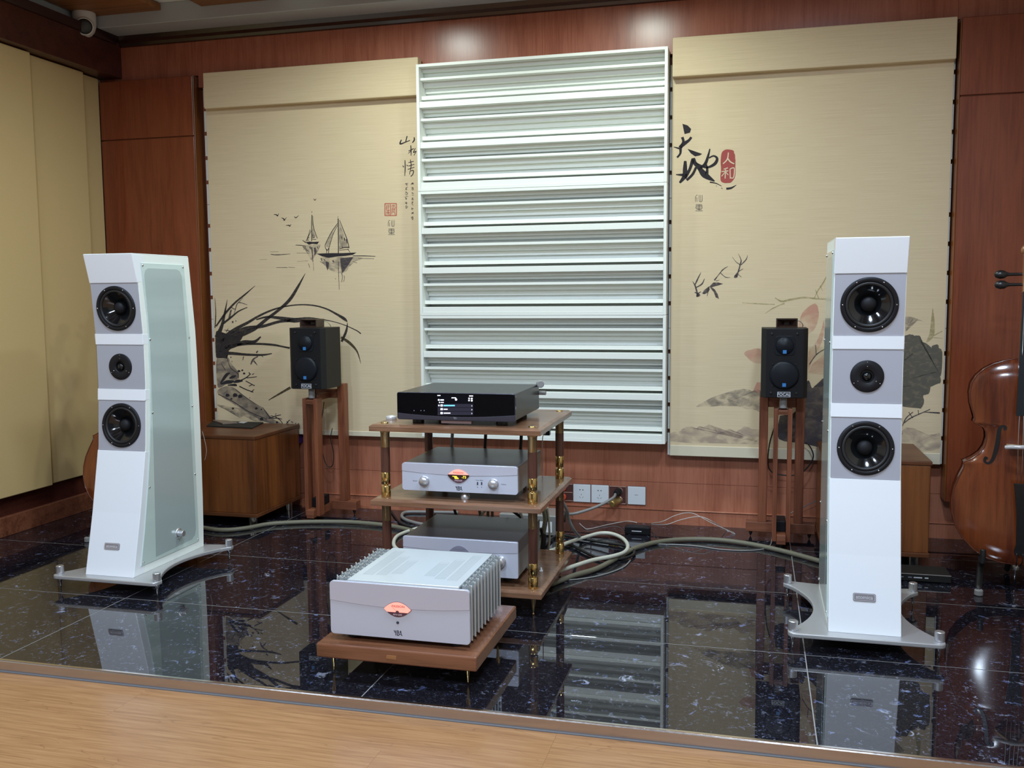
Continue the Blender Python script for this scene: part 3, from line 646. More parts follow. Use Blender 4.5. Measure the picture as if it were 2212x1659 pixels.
GF = [([[(345,1585,24),(338,1545,14),(322,1490,12),(300,1452,3)],[(320,1485,10),(345,1430,12),(372,1376,3)],[(330,1505,8),(380,1475,12),(403,1428,3)],[(318,1545,8),(345,1555,10),(372,1540,6)]], [blob(348,1570,18)]),
      ([[(440,1505,8),(425,1580,4)],[(400,1560,6),(380,1550,4)]], [[(384,1556),(398,1528),(440,1495),(448,1522),(430,1550),(400,1562)],[(440,1500),(478,1462),(520,1462),(562,1474),(510,1490),(450,1506)],[(452,1510),(482,1545),(498,1590),(526,1602),(514,1560),(490,1522),(462,1500)]]),
      ([[(486,1444,14),(520,1400,6),(560,1352,10),(602,1325,2)],[(540,1382,5),(580,1416,7),(622,1420,2)],[(500,1450,6),(530,1440,3)]], []),
      ([[(670,1410,28),(690,1370,12),(706,1312,12),(714,1270,8),(690,1216,2)],[(708,1312,8),(670,1285,5),(638,1243,2)],[(714,1312,8),(758,1265,8),(769,1230,2)],[(690,1370,8),(732,1345,4)],[(690,1395,6),(718,1416,4)]], [blob(668,1412,16)])]
for s_, p_ in GF: art(br, 'painted_goldfish', 'ink_grey', C_, s_, p_)
for p_ in ([(1022,268),(1048,192),(1098,140),(1146,120),(1166,165),(1166,222),(1140,300),(1090,340),(1030,330)], [(1206,238),(1206,330),(1182,420),(1142,492),(1110,560),(1092,605),(1095,470),(1150,400),(1186,310)], [(628,480),(660,458),(745,450),(770,545),(700,548),(650,510)], [(690,760),(720,690),(760,690),(770,770)], [(1215,480),(1215,640),(1092,620),(1120,560)]):
    art(br, 'painted_petal', 'wash_pink', D_, [], [p_], .0001)
art(br, 'painted_leaf', 'wash_grey', D_, [[(500,812,6),(590,838,4)],[(600,795,6),(650,818,3)],[(425,838,5),(480,845,3)]], [[(284,870),(340,828),(400,800),(540,752),(640,738),(690,755),(730,742),(765,800),(765,905),(700,885),(640,880),(580,862),(450,860)]])
art(br, 'painted_leaf', 'wash_dark', D_, [], [[(1085,680),(1120,730),(1150,708),(1230,682),(1230,1136),(1080,1130),(880,1100),(884,950),(900,930),(1000,900)]])
art(br, 'painted_leaf', 'wash_leaf', D_, [[(1790,530,6),(1850,480,8)],[(1830,670,6),(1920,640,8),(2040,610,4)],[(1780,720,6),(1840,715,4)]], [[(1560,520),(1620,430),(1700,395),(1760,365),(1800,352),(1835,342),(1862,352),(1895,352),(1908,372),(1905,395),(1935,402),(1960,418),(1985,440),(1992,425),(2030,418),(2036,440),(2062,468),(2056,620),(2046,650),(2052,690),(2010,705),(1972,730),(1972,760),(1955,778),(1925,785),(1930,830),(1915,868),(1890,880),(1780,862),(1700,850),(1610,800),(1550,690)]], label='dark grey lotus leaf')
art(br, 'painted_leaf', 'wash_grey', D_, [[(1830,260,5),(1850,232,6)],[(1860,258,5),(1885,228,5)]], [[(1796,222),(1830,216),(1880,228),(1932,252),(1900,246),(1850,258),(1810,285),(1796,320)]])
art(br, 'painted_stem', 'wash_green', D_, [[(852,78,6),(900,104,12),(960,92,14),(1060,76,12),(1140,84,10),(1225,88,8)],[(780,192,4),(840,152,8),(920,118,12)],[(615,114,5),(750,122,7),(850,126,8)],[(1136,82,6),(1160,30,8),(1200,-30,10),(1225,-80,6)],[(1168,84,6),(1145,20,5)],[(1180,-5,8),(1198,30,4)],[(2000,352,8),(2062,320,8)],[(2000,365,4),(2062,372,4)]], [[(1993,148),(2006,240),(2006,335),(1985,378),(1946,402),(1968,340),(1982,250)]])
art(br, 'painted_stem', 'ink_grey', D_, [[(1100,560,5),(1150,490,7),(1210,450,5)],[(1150,490,5),(1145,420,5)],[(1775,1005,6),(1800,950,8),(1850,905,6)],[(1785,985,6),(1840,945,8),(1930,905,7),(1975,885,6)],[(1930,905,6),(2045,912,12)],[(1820,905,6),(1848,948,5)],[(1888,890,6),(1892,925,4)]], dy=-.0001)
art(br, 'painted_mist', 'wash_lilac', D_, [], [[(78,1068),(120,1052),(160,1046),(195,1020),(240,1012),(270,1030),(300,1008),(330,1018),(372,995),(410,1030),(440,1058),(480,1045),(520,1030),(560,1052),(600,1030),(640,1010),(690,1030),(745,1040),(760,1138),(740,1136),(78,1118)]], .0002)
art(br, 'painted_mist', 'wash_lilac', D_, [], [[(1775,1040),(1850,1020),(1920,1060),(2000,1070),(2045,1060),(2040,1172),(1775,1172)]], .0002)

# ================================================================== FLOOR-STANDING SPEAKERS
FP = [(.06, -1.392), (.29, -1.337), (.518, -1.291), (.714, -1.277), (.757, -1.274), (.928, -1.2735), (.966, -1.276), (1.161, -1.292), (1.266, -1.320)]
RP = [(.06, -.931), (.218, -.924), (.597, -.921), (.943, -.929), (1.266, -.962)]
def lerp(T, z):
    for (a, p), (c, q) in zip(T, T[1:]):
        if z <= c: return p+(q-p)*(z-a)/(c-a)
    return T[-1][1]
def bow(T, z0, z1, n): return [(lerp(T, z0+(z1-z0)*k/n), z0+(z1-z0)*k/n) for k in range(n+1)]
def hole_plate(mb, c, ex, ez, en, hw, hz, r, thick):
    """rectangular plate with a round hole; c centre, ex/ez in-plane axes, en outward normal"""
    an = sorted(set([2*math.pi*k/48 for k in range(48)]+[math.atan2(sz*hz, sx*hw) % (2*math.pi) for sx in (-1, 1) for sz in (-1, 1)]))
    n = len(an); vs = []; fs = []
    for a in an:
        ca, sa = math.cos(a), math.sin(a); t = min(hw/abs(ca) if abs(ca) > 1e-9 else 9, hz/abs(sa) if abs(sa) > 1e-9 else 9)
        o, i_ = c+ex*(ca*t)+ez*(sa*t), c+ex*(ca*r)+ez*(sa*r); vs += [o, i_, o-en*thick, i_-en*thick]
    for k in range(n):
        p, q = 4*k, 4*((k+1) % n)
        fs += [(p, q, q+1, p+1), (p+2, q+2, q, p), (p+1, q+1, q+3, p+3)]
    b = bmesh.new(); V = [b.verts.new(v) for v in vs]
    for f in fs: b.faces.new([V[i] for i in f])
    bmesh.ops.recalc_face_normals(b, faces=list(b.faces)); return mb.bm(b)
def tower(cx, label):
    t = thing('floor_speaker', label, 'speaker', (cx, -1.16, 0), 'white floor-standing speakers')
    hw = .105
    # base plate with hollowed sides, pins and knobs
    def side(s_):
        return [(cx+s_*(.226-.088*math.sin(math.pi*k/14)**.8 if 0 < k < 14 else cx*0+s_*0+.226), -1.385+.460*k/14) for k in range(15)]
    rgt = [(cx+.226, -1.405)]+[(cx+.226-.089*math.sin(math.pi*k/14)**.75, -1.395+.478*k/14) for k in range(15)]
    lft = [(2*cx-x, y) for x, y in rgt][::-1]
    cor = lambda x, y: (x, y)
    pts = [(cx-.206, -1.436), (cx+.206, -1.436), (cx+.2135, -1.4345), (cx+.220, -1.430), (cx+.2245, -1.4235), (cx+.226, -1.416)]+rgt+[(cx+.226, -.905), (cx+.220, -.889), (cx+.206, -.882), (cx+.10, -.90), (cx, -.905), (cx-.10, -.90), (cx-.206, -.882), (cx-.220, -.889), (cx-.226, -.905)]+lft+[(cx-.226, -1.416), (cx-.2245, -1.4235), (cx-.220, -1.430), (cx-.2135, -1.4345)]
    b = MB(); b.pxy(pts, .046, .060, .003); part('base_plate', b, 'alu_plate', t)
    for sx in (-1, 1):
        for yy in (-1.405, -.908):
            x = cx+sx*.2105
            b = MB(); b.cyl((x, yy, .060), (0, 0, 1), .0145, .030, 28, .0015); k = part('knob', b, 'silver', t)
            b = MB(); b.lathe([(.010, .046), (.010, .040), (.0045, .030), (.0035, .016), (.0012, .001), (.0, .0004)], (x, yy, 0), (0, 0, 1), 16); part('floor_spike', b, 'steel', t)
    # core and cheeks
    core = [(y+.062, z) for y, z in bow(FP, .06, 1.262, 16)]+[(y, z) for y, z in bow(RP, .06, 1.262, 10)][::-1]
    b = MB(); b.pyz(core, cx-.098, cx+.098); part('cabinet', b, 'white_gloss', t)
    chk = [(y+.0015, z) for y, z in bow(FP, .06, 1.266, 20)]+[(y, z) for y, z in bow(RP, .06, 1.266, 12)][::-1]
    for s_ in (-1, 1):
        b = MB(); b.pyz(chk, cx+s_*.098, cx+s_*hw, .0012); sp = part('side_panel', b, 'white_frame', t)
        gl = [(-1.352, .092), (-.968, .092), (-.972, .376), (-.973, .66), (-.976, .94), (-1.000, 1.234), (-1.274, 1.234), (-1.249, 1.04), (-1.246, .95), (-1.248, .80), (-1.256, .666), (-1.272, .50), (-1.291, .383), (-1.322, .22)]
        b = MB(); b.pyz(gl, cx+s_*hw, cx+s_*(hw+.0035), .001); part('glass_pane', b, 'glass_rim', sp)
        inn = [(-1.262, .104), (-1.02, .112), (-.996, .124), (-.988, .150), (-.992, .376), (-.996, .66), (-1.000, .94), (-1.018, 1.19), (-1.03, 1.208), (-1.05, 1.215), (-1.235, 1.215), (-1.252, 1.206), (-1.258, 1.19), (-1.240, .95), (-1.242, .78), (-1.246, .60), (-1.252, .40)]
        b = MB(); b.pyz(inn, cx+s_*(hw+.0035), cx+s_*(hw+.0039)); part('frosted_field', b, 'glass_frost', sp)
        for y, z in ((-1.266, 1.225), (-1.008, 1.225), (-1.240, .945), (-.983, .942), (-1.245, .664), (-.980, .660), (-1.283, .382), (-.979, .377), (-1.340, .104), (-.976, .102)):
            b = MB(); b.lathe([(.0042, 0), (.0042, .002), (.002, .0035), (0, .0037)], (cx+s_*(hw+.0035), y, z), (s_, 0, 0), 10); part('screw', b, 'steel', sp)
        if s_ < 0: continue
        b = MB(); b.lathe([(.021, 0), (.021, .003), (.014, .004), (.0135, .004)], (cx+s_*(hw+.0035), -1.110, .160), (s_, 0, 0), 28); part('knob_collar', b, 'silver', sp)
        b = MB(); b.cyl((cx+s_*(hw+.0065), -1.110, .160), (s_, 0, 0), .0125, .022, 24, .001); part('side_knob', b, 'silver', sp)
    # white front blocks
    for nm, z0, z1, n_ in (('lower_front', .0605, .5215, 10), ('front_band', .7145, .7575, 2), ('front_band', .927, .968, 2), ('front_cap', 1.1605, 1.266, 3)):
        pts = [(y-.004, z) for y, z in bow(FP, z0, z1, n_)]+[(lerp(FP, z1)+.061, z1), (lerp(FP, z0)+.061, z0)]
        b = MB(); b.pyz(pts, cx-hw-.0004, cx+hw+.0004, .0025); part(nm, b, 'white_gloss', t)
    b = MB(); b.pyz(chk[:0]+[(lerp(FP, 1.266)-.002, 1.266), (lerp(FP, 1.266)-.002, 1.2685), (-.965, 1.2705), (-.965, 1.266)], cx-hw, cx+hw, .0008); part('top_plate', b, 'white_frame', t)
    # grey driver plates
    for z0, z1, zc, kind in ((.5222, .7138, .6175, 'woofer'), (.7582, .9263, .840, 'tweeter'), (.9687, 1.1598, 1.062, 'woofer')):
        y0, y1 = lerp(FP, z0), lerp(FP, z1); ez = Vector((0, y1-y0, z1-z0)).normalized(); ex = Vector((1, 0, 0)); en = Vector((0, -ez.z, ez.y))
        c = Vector((cx, (y0+y1)/2, (z0+z1)/2))+en*.0015; hz = (z1-z0)/2/ez.z; dc = c+ez*(zc-c.z)
        r = .074 if kind == 'woofer' else .030
        b = MB(); hole_plate(b, c if abs(zc-c.z) < .004 else c, ex, ez, en, hw-.0025, hz, r, .060); part('driver_plate', b, 'grey_satin', t)
        dc = c
        if kind == 'woofer':
            b = MB(); b.lathe([(.085, 0), (.085, .003), (.082, .0055), (.073, .006), (.0715, .004), (.071, -.004)], dc, en, 48, cap=False); w = part('woofer', b, 'driver_black', t)
            b = MB(); b.lathe([(.0715, .0015), (.070, .004), (.066, .0055), (.062, .004), (.060, .0005), (.0605, -.004)], dc, en, 48, cap=False); part('surround', b, 'rubber', w)
            b = MB(); b.lathe([(.061, -.0015), (.052, -.007), (.040, -.016), (.028, -.026), (.021, -.031)], dc, en, 48, cap=False); part('cone', b, 'cone_black', w)
            b = MB(); b.lathe([(.024, -.030), (.0235, -.022), (.020, -.014), (.013, -.009), (.006, -.0068), (0, -.0063)], dc, en, 32, cap=False); part('dust_cap', b, 'dust_cap', w)
            b = MB(); b.lathe([(.074, -.045), (.074, -.001)], dc, en, 32)
            for k in range(6):
                a = math.pi/3*k; p = dc+ex*(.0785*math.cos(a))+ez*(.0785*math.sin(a))+en*.0055
                b = MB(); b.lathe([(.0022, 0), (.0022, .001), (0, .0012)], p, en, 8); part('screw', b, 'steel', w)
        else:
            b = MB(); b.lathe([(.050, 0), (.050, .0025), (.0485, .004), (.022, .004), (.020, .002), (.0185, -.006)], dc, en, 48, cap=False); w = part('tweeter', b, 'driver_black', t)
            b = MB(); b.lathe([(.0195, -.006), (.014, -.007), (.0135, -.001)], dc, en, 32, cap=False); part('dome_seat', b, 'rubber', w)
            b = MB(); b.lathe([(.0135, -.004), (.0125, .001), (.009, .0055), (.004, .0075), (0, .008)], dc, en, 24, cap=False); part('dome', b, 'cone_black', w)
            for rr, a0 in ((.044, 90), (.031, 90), (.044, 210), (.031, 210), (.044, 330), (.031, 330)):
                a = math.radians(a0+120); p = dc+ex*(rr*math.cos(a))+ez*(rr*math.sin(a))+en*.004
                b = MB(); b.lathe([(.0016, 0), (.0016, .0008), (0, .001)], p, en, 8); part('screw', b, 'steel', w)
    # badge
    zb = .168; yb = lerp(FP, zb)-.004; ez = Vector((0, lerp(FP, .25)-lerp(FP, .1), .15)).normalized(); ex = Vector((1, 0, 0)); en = Vector((0, -ez.z, ez.y)); c = Vector((cx-.001, yb, zb))
    f3 = lambda x, z, d: c+ex*x+ez*z+en*d
    b = MB(); b.prism(rrect(-.033, .033, -.0125, .0125, .005), lambda x, z: f3(x, z, -.001), lambda x, z: f3(x, z, .0030), .001); bd = part('badge', b, 'badge_grey', t, 'small grey badge reading atomica')
    b = MB(); o_ = rrect(-.031, .031, -.0105, .0105, .004); n_ = len(o_); i_ = rrect(-.0296, .0296, -.0091, .0091, .0034)
    b.add([f3(x, z, .0034) for x, z in o_]+[f3(x, z, .0034) for x, z in i_], [(k, (k+1) % n_, n_+(k+1) % n_, n_+k) for k in range(n_)]); part('badge_rim', b, 'badge_text', bd)
    b = MB(); text_mesh(b, 'atomica', .0165, lambda x, z, d: f3(x, z, .0034+d), 0, -.0005, .0004, .95); part('lettering', b, 'badge_text', bd)
    return t
tower(-.7465, 'white floor-standing speaker with green glass side, in front of the sailboat blind')
tower(1.9345, 'white floor-standing speaker in front of the lotus blind, beside the cello')

# ================================================================== SHELF RACK
rk = thing('equipment_rack', 'three-tier walnut equipment rack with brass and wood posts', 'rack', (.6, -1.06, 0))
PX = (.332, .868); PY = (-1.286, -.828)
for z in (.095, .392, .656):
    b = MB(); x0, x1, y0, y1 = .291, .907, -1.334, -.779; e = .011
    for xa, xb, ya, yb, za, zb in ((x0, x1, y0, y1, z-.024, z),):
        bmx = bmesh.new(); lo = [(x0, y0), (x1, y0), (x1, y1), (x0, y1)]; hi = [(x0+e, y0+e), (x1-e, y0+e), (x1-e, y1-e), (x0+e, y1-e)]
        R_ = [[bmx.verts.new((x, y, zz)) for x, y in q] for q, zz in ((lo, z-.024), (lo, z-.007), (hi, z))]
        bmx.faces.new(R_[0][::-1]); bmx.faces.new(R_[2])
        for q in range(2):
            for k in range(4): bmx.faces.new((R_[q][k], R_[q][(k+1) % 4], R_[q+1][(k+1) % 4], R_[q+1][k]))
        bmesh.ops.bevel(bmx, geom=list(bmx.edges), offset=.0012, segments=1, affect='EDGES'); b.bm(bmx)
    part('shelf', b, 'walnut', rk)
for x in PX:
    for y in PY:
        for zb, zt in ((.095, .368), (.392, .632)):
            L = zt-zb
            b = MB(); b.lathe([(.0165, 0), (.0168, .001), (.0168, .039), (.0160, .040)], (x, y, zb), (0, 0, 1), 32); b.lathe([(.0085, .040), (.0085, .046)], (x, y, zb), (0, 0, 1), 20); part('post_foot', b, 'brass', rk)
            b = MB(); b.lathe([(.0150, .046), (.0158, .047), (.0158, .088), (.0150, .089)], (x, y, zb), (0, 0, 1), 32); part('post_ring', b, 'brass', rk)
            b = MB(); b.cyl((x, y, zb+.089), (0, 0, 1), .0162, L-.089-.062, 32); part('post', b, 'walnut_post', rk)
            b = MB(); b.lathe([(.0155, L-.062), (.0160, L-.060), (.0160, L-.012), (.0175, L-.010), (.0175, L-.001), (.016, L)], (x, y, zb), (0, 0, 1), 32); part('post_collar', b, 'brass_worn', rk)
        b = MB(); b.lathe([(.0135, 0), (.0135, .002), (.010, .0032), (0, .0034)], (x, y, .656), (0, 0, 1), 24); part('post_cap', b, 'brass', rk)
        b = MB(); b.lathe([(.013, .071), (.013, .066), (.010, .058), (.0025, .012), (.0022, .007), (.0045, .005), (.0045, .0015), (.003, .0004)], (x, y, 0), (0, 0, 1), 20); part('cone_foot', b, 'brass_worn', rk)

def face_split(x0, x1, z0, z1, r, fe, fm, n=16):
    """outlines of the upper and lower part of a front plate cut by a sagging line"""
    full = rrect(x0, x1, z0, z1, r, 6); h = z1-z0
    cv = [(x0+(x1-x0)*k/n, z1-h*(fe+(fm-fe)*(1-(2*k/n-1)**2))) for k in range(n+1)]
    zl = cv[0][1]
    up = [p for p in full if p[1] > zl+1e-4]; lo = [p for p in full if p[1] < zl-1e-4]
    # upper polygon: right top corner .. left top corner, then curve left to right
    U = sorted([p for p in up if p[0] > (x0+x1)/2], key=lambda p: math.atan2(p[1]-(z1-r), p[0]-(x1-r)))+sorted([p for p in up if p[0] <= (x0+x1)/2], key=lambda p: math.atan2(p[1]-(z1-r), p[0]-(x0+r)))
    Lo = sorted([p for p in lo if p[0] <= (x0+x1)/2], key=lambda p: math.atan2(p[1]-(z0+r), p[0]-(x0+r)) % (2*math.pi))+sorted([p for p in lo if p[0] > (x0+x1)/2], key=lambda p: math.atan2(p[1]-(z0+r), p[0]-(x1-r)))
    return U+cv, Lo+cv[::-1], cv
def eye(cx, cz, w, hu, hl, n=16):
    up = [(cx-w+2*w*k/n, cz+hu*(1-(2*k/n-1)**2)) for k in range(n+1)]
    dn = [(cx+w-2*w*k/n, cz-hl*(1-(2*k/n-1)**2)) for k in range(1, n)]
    return up+dn
def eye_cut(E, cz, lo, hi):
    """clip the eye polygon to cz+lo..cz+hi"""
    def clip(P, c, sgn):
        o = []
        for i in range(len(P)):
            a, d = P[i-1], P[i]; ia, idd = sgn*(a[1]-c) >= 0, sgn*(d[1]-c) >= 0
            if ia != idd: t = (c-a[1])/(d[1]-a[1]); o.append((a[0]+(d[0]-a[0])*t, c))
            if idd: o.append(d)
        return o
    return clip(clip(E, cz+lo, 1), cz+hi, -1)
def case(mb, x0, x1, y0, y1, z0, z1, bev=.003): return mb.box(x0, x1, y0, y1, z0, z1, bev)

# ---- top: music streamer
X0, X1, ZF, ZT, Y0, Y1 = .386, .813, .6725, .769, -1.302, -.925
t = thing('music_streamer', 'black music streamer with lit screen on the top rack shelf', 'audio player', (.6, -1.11, .656))
b = MB(); case(b, X0+.003, X1-.003, Y0+.010, Y1, ZF+.003, ZT-.0015); part('case', b, 'case_black', t)
U, L, cv = face_split(X0, X1, ZF, ZT, .008, .76, .86)
b = MB(); b.pxz(L, Y0+.001, Y0+.012, .001); part('front_strip', b, 'slate_strip', t)
b = MB(); b.pxz(U, Y0, Y0+.012, .001); gp = part('front_glass', b, 'black_glass', t)
b = MB(); F_ = rrect(X0, X1, ZF, ZT, .008, 6); G_ = rrect(X0+.0018, X1-.0018, ZF+.0018, ZT-.0018, .0065, 6); n_ = len(F_)
b.add([(x, Y0+.0006, z) for x, z in F_]+[(x, Y0-.0006, z) for x, z in G_], [(k, (k+1) % n_, n_+(k+1) % n_, n_+k) for k in range(n_)]); part('bezel', b, 'slate_strip', t)
ys_ = Y0-.0006
def px_(x, y): p = at(850+x*.14919, 820+y*.14919, Y=ys_); return (p.x, p.z)
def srect(mb, x0, y0, x1, y1, dy):
    q = [px_(x0, y0), px_(x1, y0), px_(x1, y1), px_(x0, y1)]; return mb.pxz(q, ys_-dy, ys_+.0002)
b = MB(); a_, c_ = px_(632, 215), px_(1158, 515); b.pxz(rrect(a_[0], c_[0], c_[1], a_[1], .001), ys_, ys_+.0004); sc = part('screen', b, 'screen_black', t, 'lit screen with a playlist')
for y in (352, 408, 464):
    b = MB(); srect(b, 640, y, 1152, y+50, .0002); part('screen_row', b, 'screen_row', sc)
for q in ((636,224,680,236), (840,258,905,270), (1095,230,1152,244), (678,286,730,304), (684,324,728,336), (728,422,784,436), (728,478,824,492), (682,360,714,388), (682,414,714,442), (682,470,714,498), (1086,262,1104,282), (1120,264,1146,282), (1084,292,1104,312), (1122,290,1146,316)):
    b = MB(); srect(b, *q, .0005); part('screen_icon', b, 'screen_white', sc)
for q in ((656,294,14), (906,288,17), (658,374,11), (666,330,9)):
    b = MB(); c = px_(q[0], q[1]); b.lathe([(q[2]*.14919/640, 0), (q[2]*.14919/640, .0004)], (c[0], ys_-.0005, c[1]), (0, 1, 0), 16); part('screen_icon', b, 'screen_white', sc)
for y in (380, 436, 490):
    b = MB(); b.ribbon([(1130, y-8, 4), (1142, y, 4), (1130, y+8, 4)], lambda x, z: (px_(x, z)[0], ys_-.0005, px_(x, z)[1]), 1); part('screen_icon', b, 'screen_white', sc)
b = MB(); srect(b, 726, 367, 888, 384, .0005); part('screen_highlight', b, 'screen_blue', sc)
for x in (298, 398, 445):
    b = MB(); c = px_(x, 448); b.lathe([(.0018, 0), (.0018, .0004)], (c[0], ys_-.0005, c[1]), (0, 1, 0), 12); part('touch_mark', b, 'print_grey', t)
b = MB(); yba(b, lambda x, z: (x, Y0-.0006, z), .5985, .6815, .0075); part('maker_logo', b, 'logo_grey', t)
for x, y in ((X0+.06, Y0+.05), (X1-.06, Y0+.05), (X0+.06, Y1-.05), (X1-.06, Y1-.05)):
    b = MB(); b.cyl((x, y, .656), (0, 0, 1), .021, .0185, 24, .002); part('foot', b, 'case_black', t)
b = MB(); b.box(.545, .655, Y0+.006, Y0+.026, .661, .6735, .002); part('front_foot_bar', b, 'pink_bar', t)
b = MB(); b.cyl((X1+.004, Y1-.02, .772), (0.35, -1, .0), .0135, .03, 20, .002); b.cyl((X1-.005, Y1+.002, .735), (1, 0, 0), .008, .028, 14, .001); part('rear_plug', b, 'cable_grey', t, 'brown plug at the rear corner')

# ---- middle: preamplifier
X0, X1, ZF, ZT, Y0, Y1 = .399, .819, .4215, .5195, -1.300, -.93
t = thing('preamplifier', 'silver preamplifier with two round knobs and red display on the middle rack shelf', 'amplifier', (.6, -1.11, .392))
b = MB(); case(b, X0+.003, X1-.003, Y0+.008, Y1, ZF+.003, ZT-.002, .002); part('case', b, 'case_grey', t)
b = MB(); b.box(X1-.0032, X1-.0022, Y0+.012, Y1-.004, ZF+.006, ZT-.007); part('side_plate', b, 'case_side', t)
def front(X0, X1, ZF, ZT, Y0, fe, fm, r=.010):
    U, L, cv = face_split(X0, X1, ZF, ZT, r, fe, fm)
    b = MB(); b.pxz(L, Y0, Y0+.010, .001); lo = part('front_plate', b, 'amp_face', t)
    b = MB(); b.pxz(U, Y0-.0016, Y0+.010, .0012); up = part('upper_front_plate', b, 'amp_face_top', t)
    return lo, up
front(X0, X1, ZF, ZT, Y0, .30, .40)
yk = Y0-.0018
def pp(x, y, Y=yk): p = at(860+x*.12658, 980+y*.12658, Y=Y); return (p.x, p.z)
c = pp(1030, 372); cxm, czm = c
E_ = eye(cxm, czm, .0395, .0215, .0265)
b = MB(); b.pxz(E_, yk-.0012, yk+.003); ey = part('display', b, 'meter_dark', t, 'red and black eye-shaped display')
b = MB(); b.pxz(eye_cut(E_, czm, .0028, .03), yk-.0018, yk); part('display_top', b, 'meter_red', ey)
b = MB(); b.pxz(eye_cut(E_, czm, -.0135, .0028), yk-.0018, yk); part('display_middle', b, 'meter_black', ey)
ye = yk-.0022; w3 = lambda x, z, d: (x, ye-d, z)
b = MB(); text_mesh(b, '-73', .0125, w3, cxm+.0205, czm-.0058, .0002, 1.0); part('digits', b, 'meter_yellow', ey)
b = MB()
for q in ((-.0215, -.0020, .016, .0022), (-.0150, -.0052, .012, .0022), (-.0135, -.0084, .0145, .0034)): b.box(cxm+q[0], cxm+q[0]+q[2], ye-.0002, ye+.0004, czm+q[1]-q[3], czm+q[1])
part('status_bars', b, 'meter_yellow', ey)
b = MB(); text_mesh(b, 'PASSION', .0085, w3, cxm, czm+.0095, .0001, 1.1); part('lettering', b, 'meter_text', ey)
b = MB(); text_mesh(b, 'PRE550', .0080, w3, cxm, czm-.0180, .0001, 1.1); part('lettering', b, 'meter_text_light', ey)
yf_ = Y0-.0004; wf = lambda x, z, d: (x, yf_-d, z)
for x, y in ((430, 478), (1612, 528)):
    q = pp(x, y, Y0-.012)
    b = MB(); b.lathe([(.0185, 0), (.0185, .002), (.0160, .0025)], (q[0], Y0, q[1]), (0, -1, 0), 32); b.lathe([(.0158, .001), (.0158, .0165), (.0145, .018), (0, .0182)], (q[0], Y0, q[1]), (0, -1, 0), 32); part('knob', b, 'silver', t)
for x, y, s_ in ((290, 462, 'Source'), (1800, 524, 'Volume'), (1355, 452, 'Power'), (1424, 454, 'Mute')):
    q = pp(x, y, yf_); b = MB(); text_mesh(b, s_, .0060 if len(s_) > 5 else .0050, wf, q[0], q[1], .0001); part('lettering', b, 'print_grey', t)
for x in (1355, 1425):
    q = pp(x, 510, yf_); b = MB(); b.pxz(rrect(q[0]-.0022, q[0]+.0022, q[1]-.0055, q[1]+.0055, .002), yf_-.0003, yf_+.001); b.cyl((q[0], yf_-.003, q[1]+.0015), (0, 1, 0), .0014, .004, 10); part('toggle', b, 'logo_dark', t)
    q = pp(x, 572, yf_); b = MB(); b.cyl((q[0], yf_-.0003, q[1]), (0, 1, 0), .0013, .001, 10); part('indicator', b, 'logo_dark', t)
q = pp(1036, 592, yf_); b = MB(); yba(b, lambda x, z: (x, yf_-.0002, z), q[0], q[1], .0145); part('maker_logo', b, 'logo_dark', t)
b = MB(); b.lathe([(.016, .0), (.016, .012), (.010, .02), (.008, .030)], (cxm+.012, Y0+.035, .392), (0, 0, 1), 24); part('foot', b, 'silver', t)
for x in (X0+.05, X1-.05):
    b = MB(); b.lathe([(.016, .0), (.016, .012), (.010, .02), (.008, .030)], (x, Y1-.05, .392), (0, 0, 1), 24); part('foot', b, 'silver', t)

# ---- bottom: disc transport / power supply, partly hidden
X0, X1, ZF, ZT, Y0, Y1 = .398, .818, .128, .2565, -1.300, -.945
t = thing('signature_unit', 'silver audio unit with dark glossy top on the lowest rack shelf', 'audio unit', (.6, -1.11, .095))
b = MB(); case(b, X0+.003, X1-.003, Y0+.008, Y1, ZF+.002, ZT-.0015, .002); part('case', b, 'case_grey', t)
b = MB(); b.box(X1-.0032, X1-.0024, Y0+.012, Y1-.004, ZF+.004, ZF+.082); part('side_plate', b, 'case_side', t)
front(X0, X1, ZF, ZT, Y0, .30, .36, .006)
cxm, czm = .607, .2130
E_ = eye(cxm, czm, .036, .0200, .0225)
b = MB(); b.pxz(E_, Y0-.0030, Y0+.002); ey = part('maker_eye', b, 'meter_off', t)
b = MB(); text_mesh(b, 'SIGNATURE', .0080, lambda x, z, d: (x, Y0-.0034-d, z), cxm, czm+.0075, .0001, 1.05); part('lettering', b, 'print_grey', ey)
b = MB(); q = at(800+1400*.1989, 1040+880*.1989, Y=Y0-.01); b.lathe([(.022, 0), (.022, .003), (.0185, .004), (.0185, .020), (.0170, .022), (0, .0222)], (q.x, Y0, q.z), (0, -1, 0), 36); part('knob', b, 'silver', t)
for x in (X0+.06, X1-.06):
    for y in (Y0+.09, Y1-.05):
        b = MB(); b.cyl((x, y, .095), (0, 0, 1), .016, .034, 20, .001); part('foot', b, 'case_black', t)

# small things on the rack
b = MB(); q = at(845.5, 905, Z=.656); b.lathe([(.019, 0), (.0195, .003), (.0195, .009), (.018, .0105), (.012, .011), (.0115, .0128), (0, .013)], (q.x, q.y, .6561), (0, 0, 1), 32)
tag(part('round_puck', b, 'puck', None, None, (q.x, q.y, .6561)), 'small silver puck on the top shelf beside the black streamer', 'puck')
q = at(1169, 1232, Z=.10); t = thing('shelf_clip', 'small clear clip lying on the lowest rack shelf', 'clip', (q.x, q.y, .0952))
b = MB(); b.box(q.x-.006, q.x+.006, q.y-.004, q.y+.004, .0952, .101, .001); part('body', b, 'socket_white', t); b = MB(); b.cyl((q.x, q.y, .101), (0, 0, 1), .0035, .009, 12); part('pin', b, 'socket_white', t)

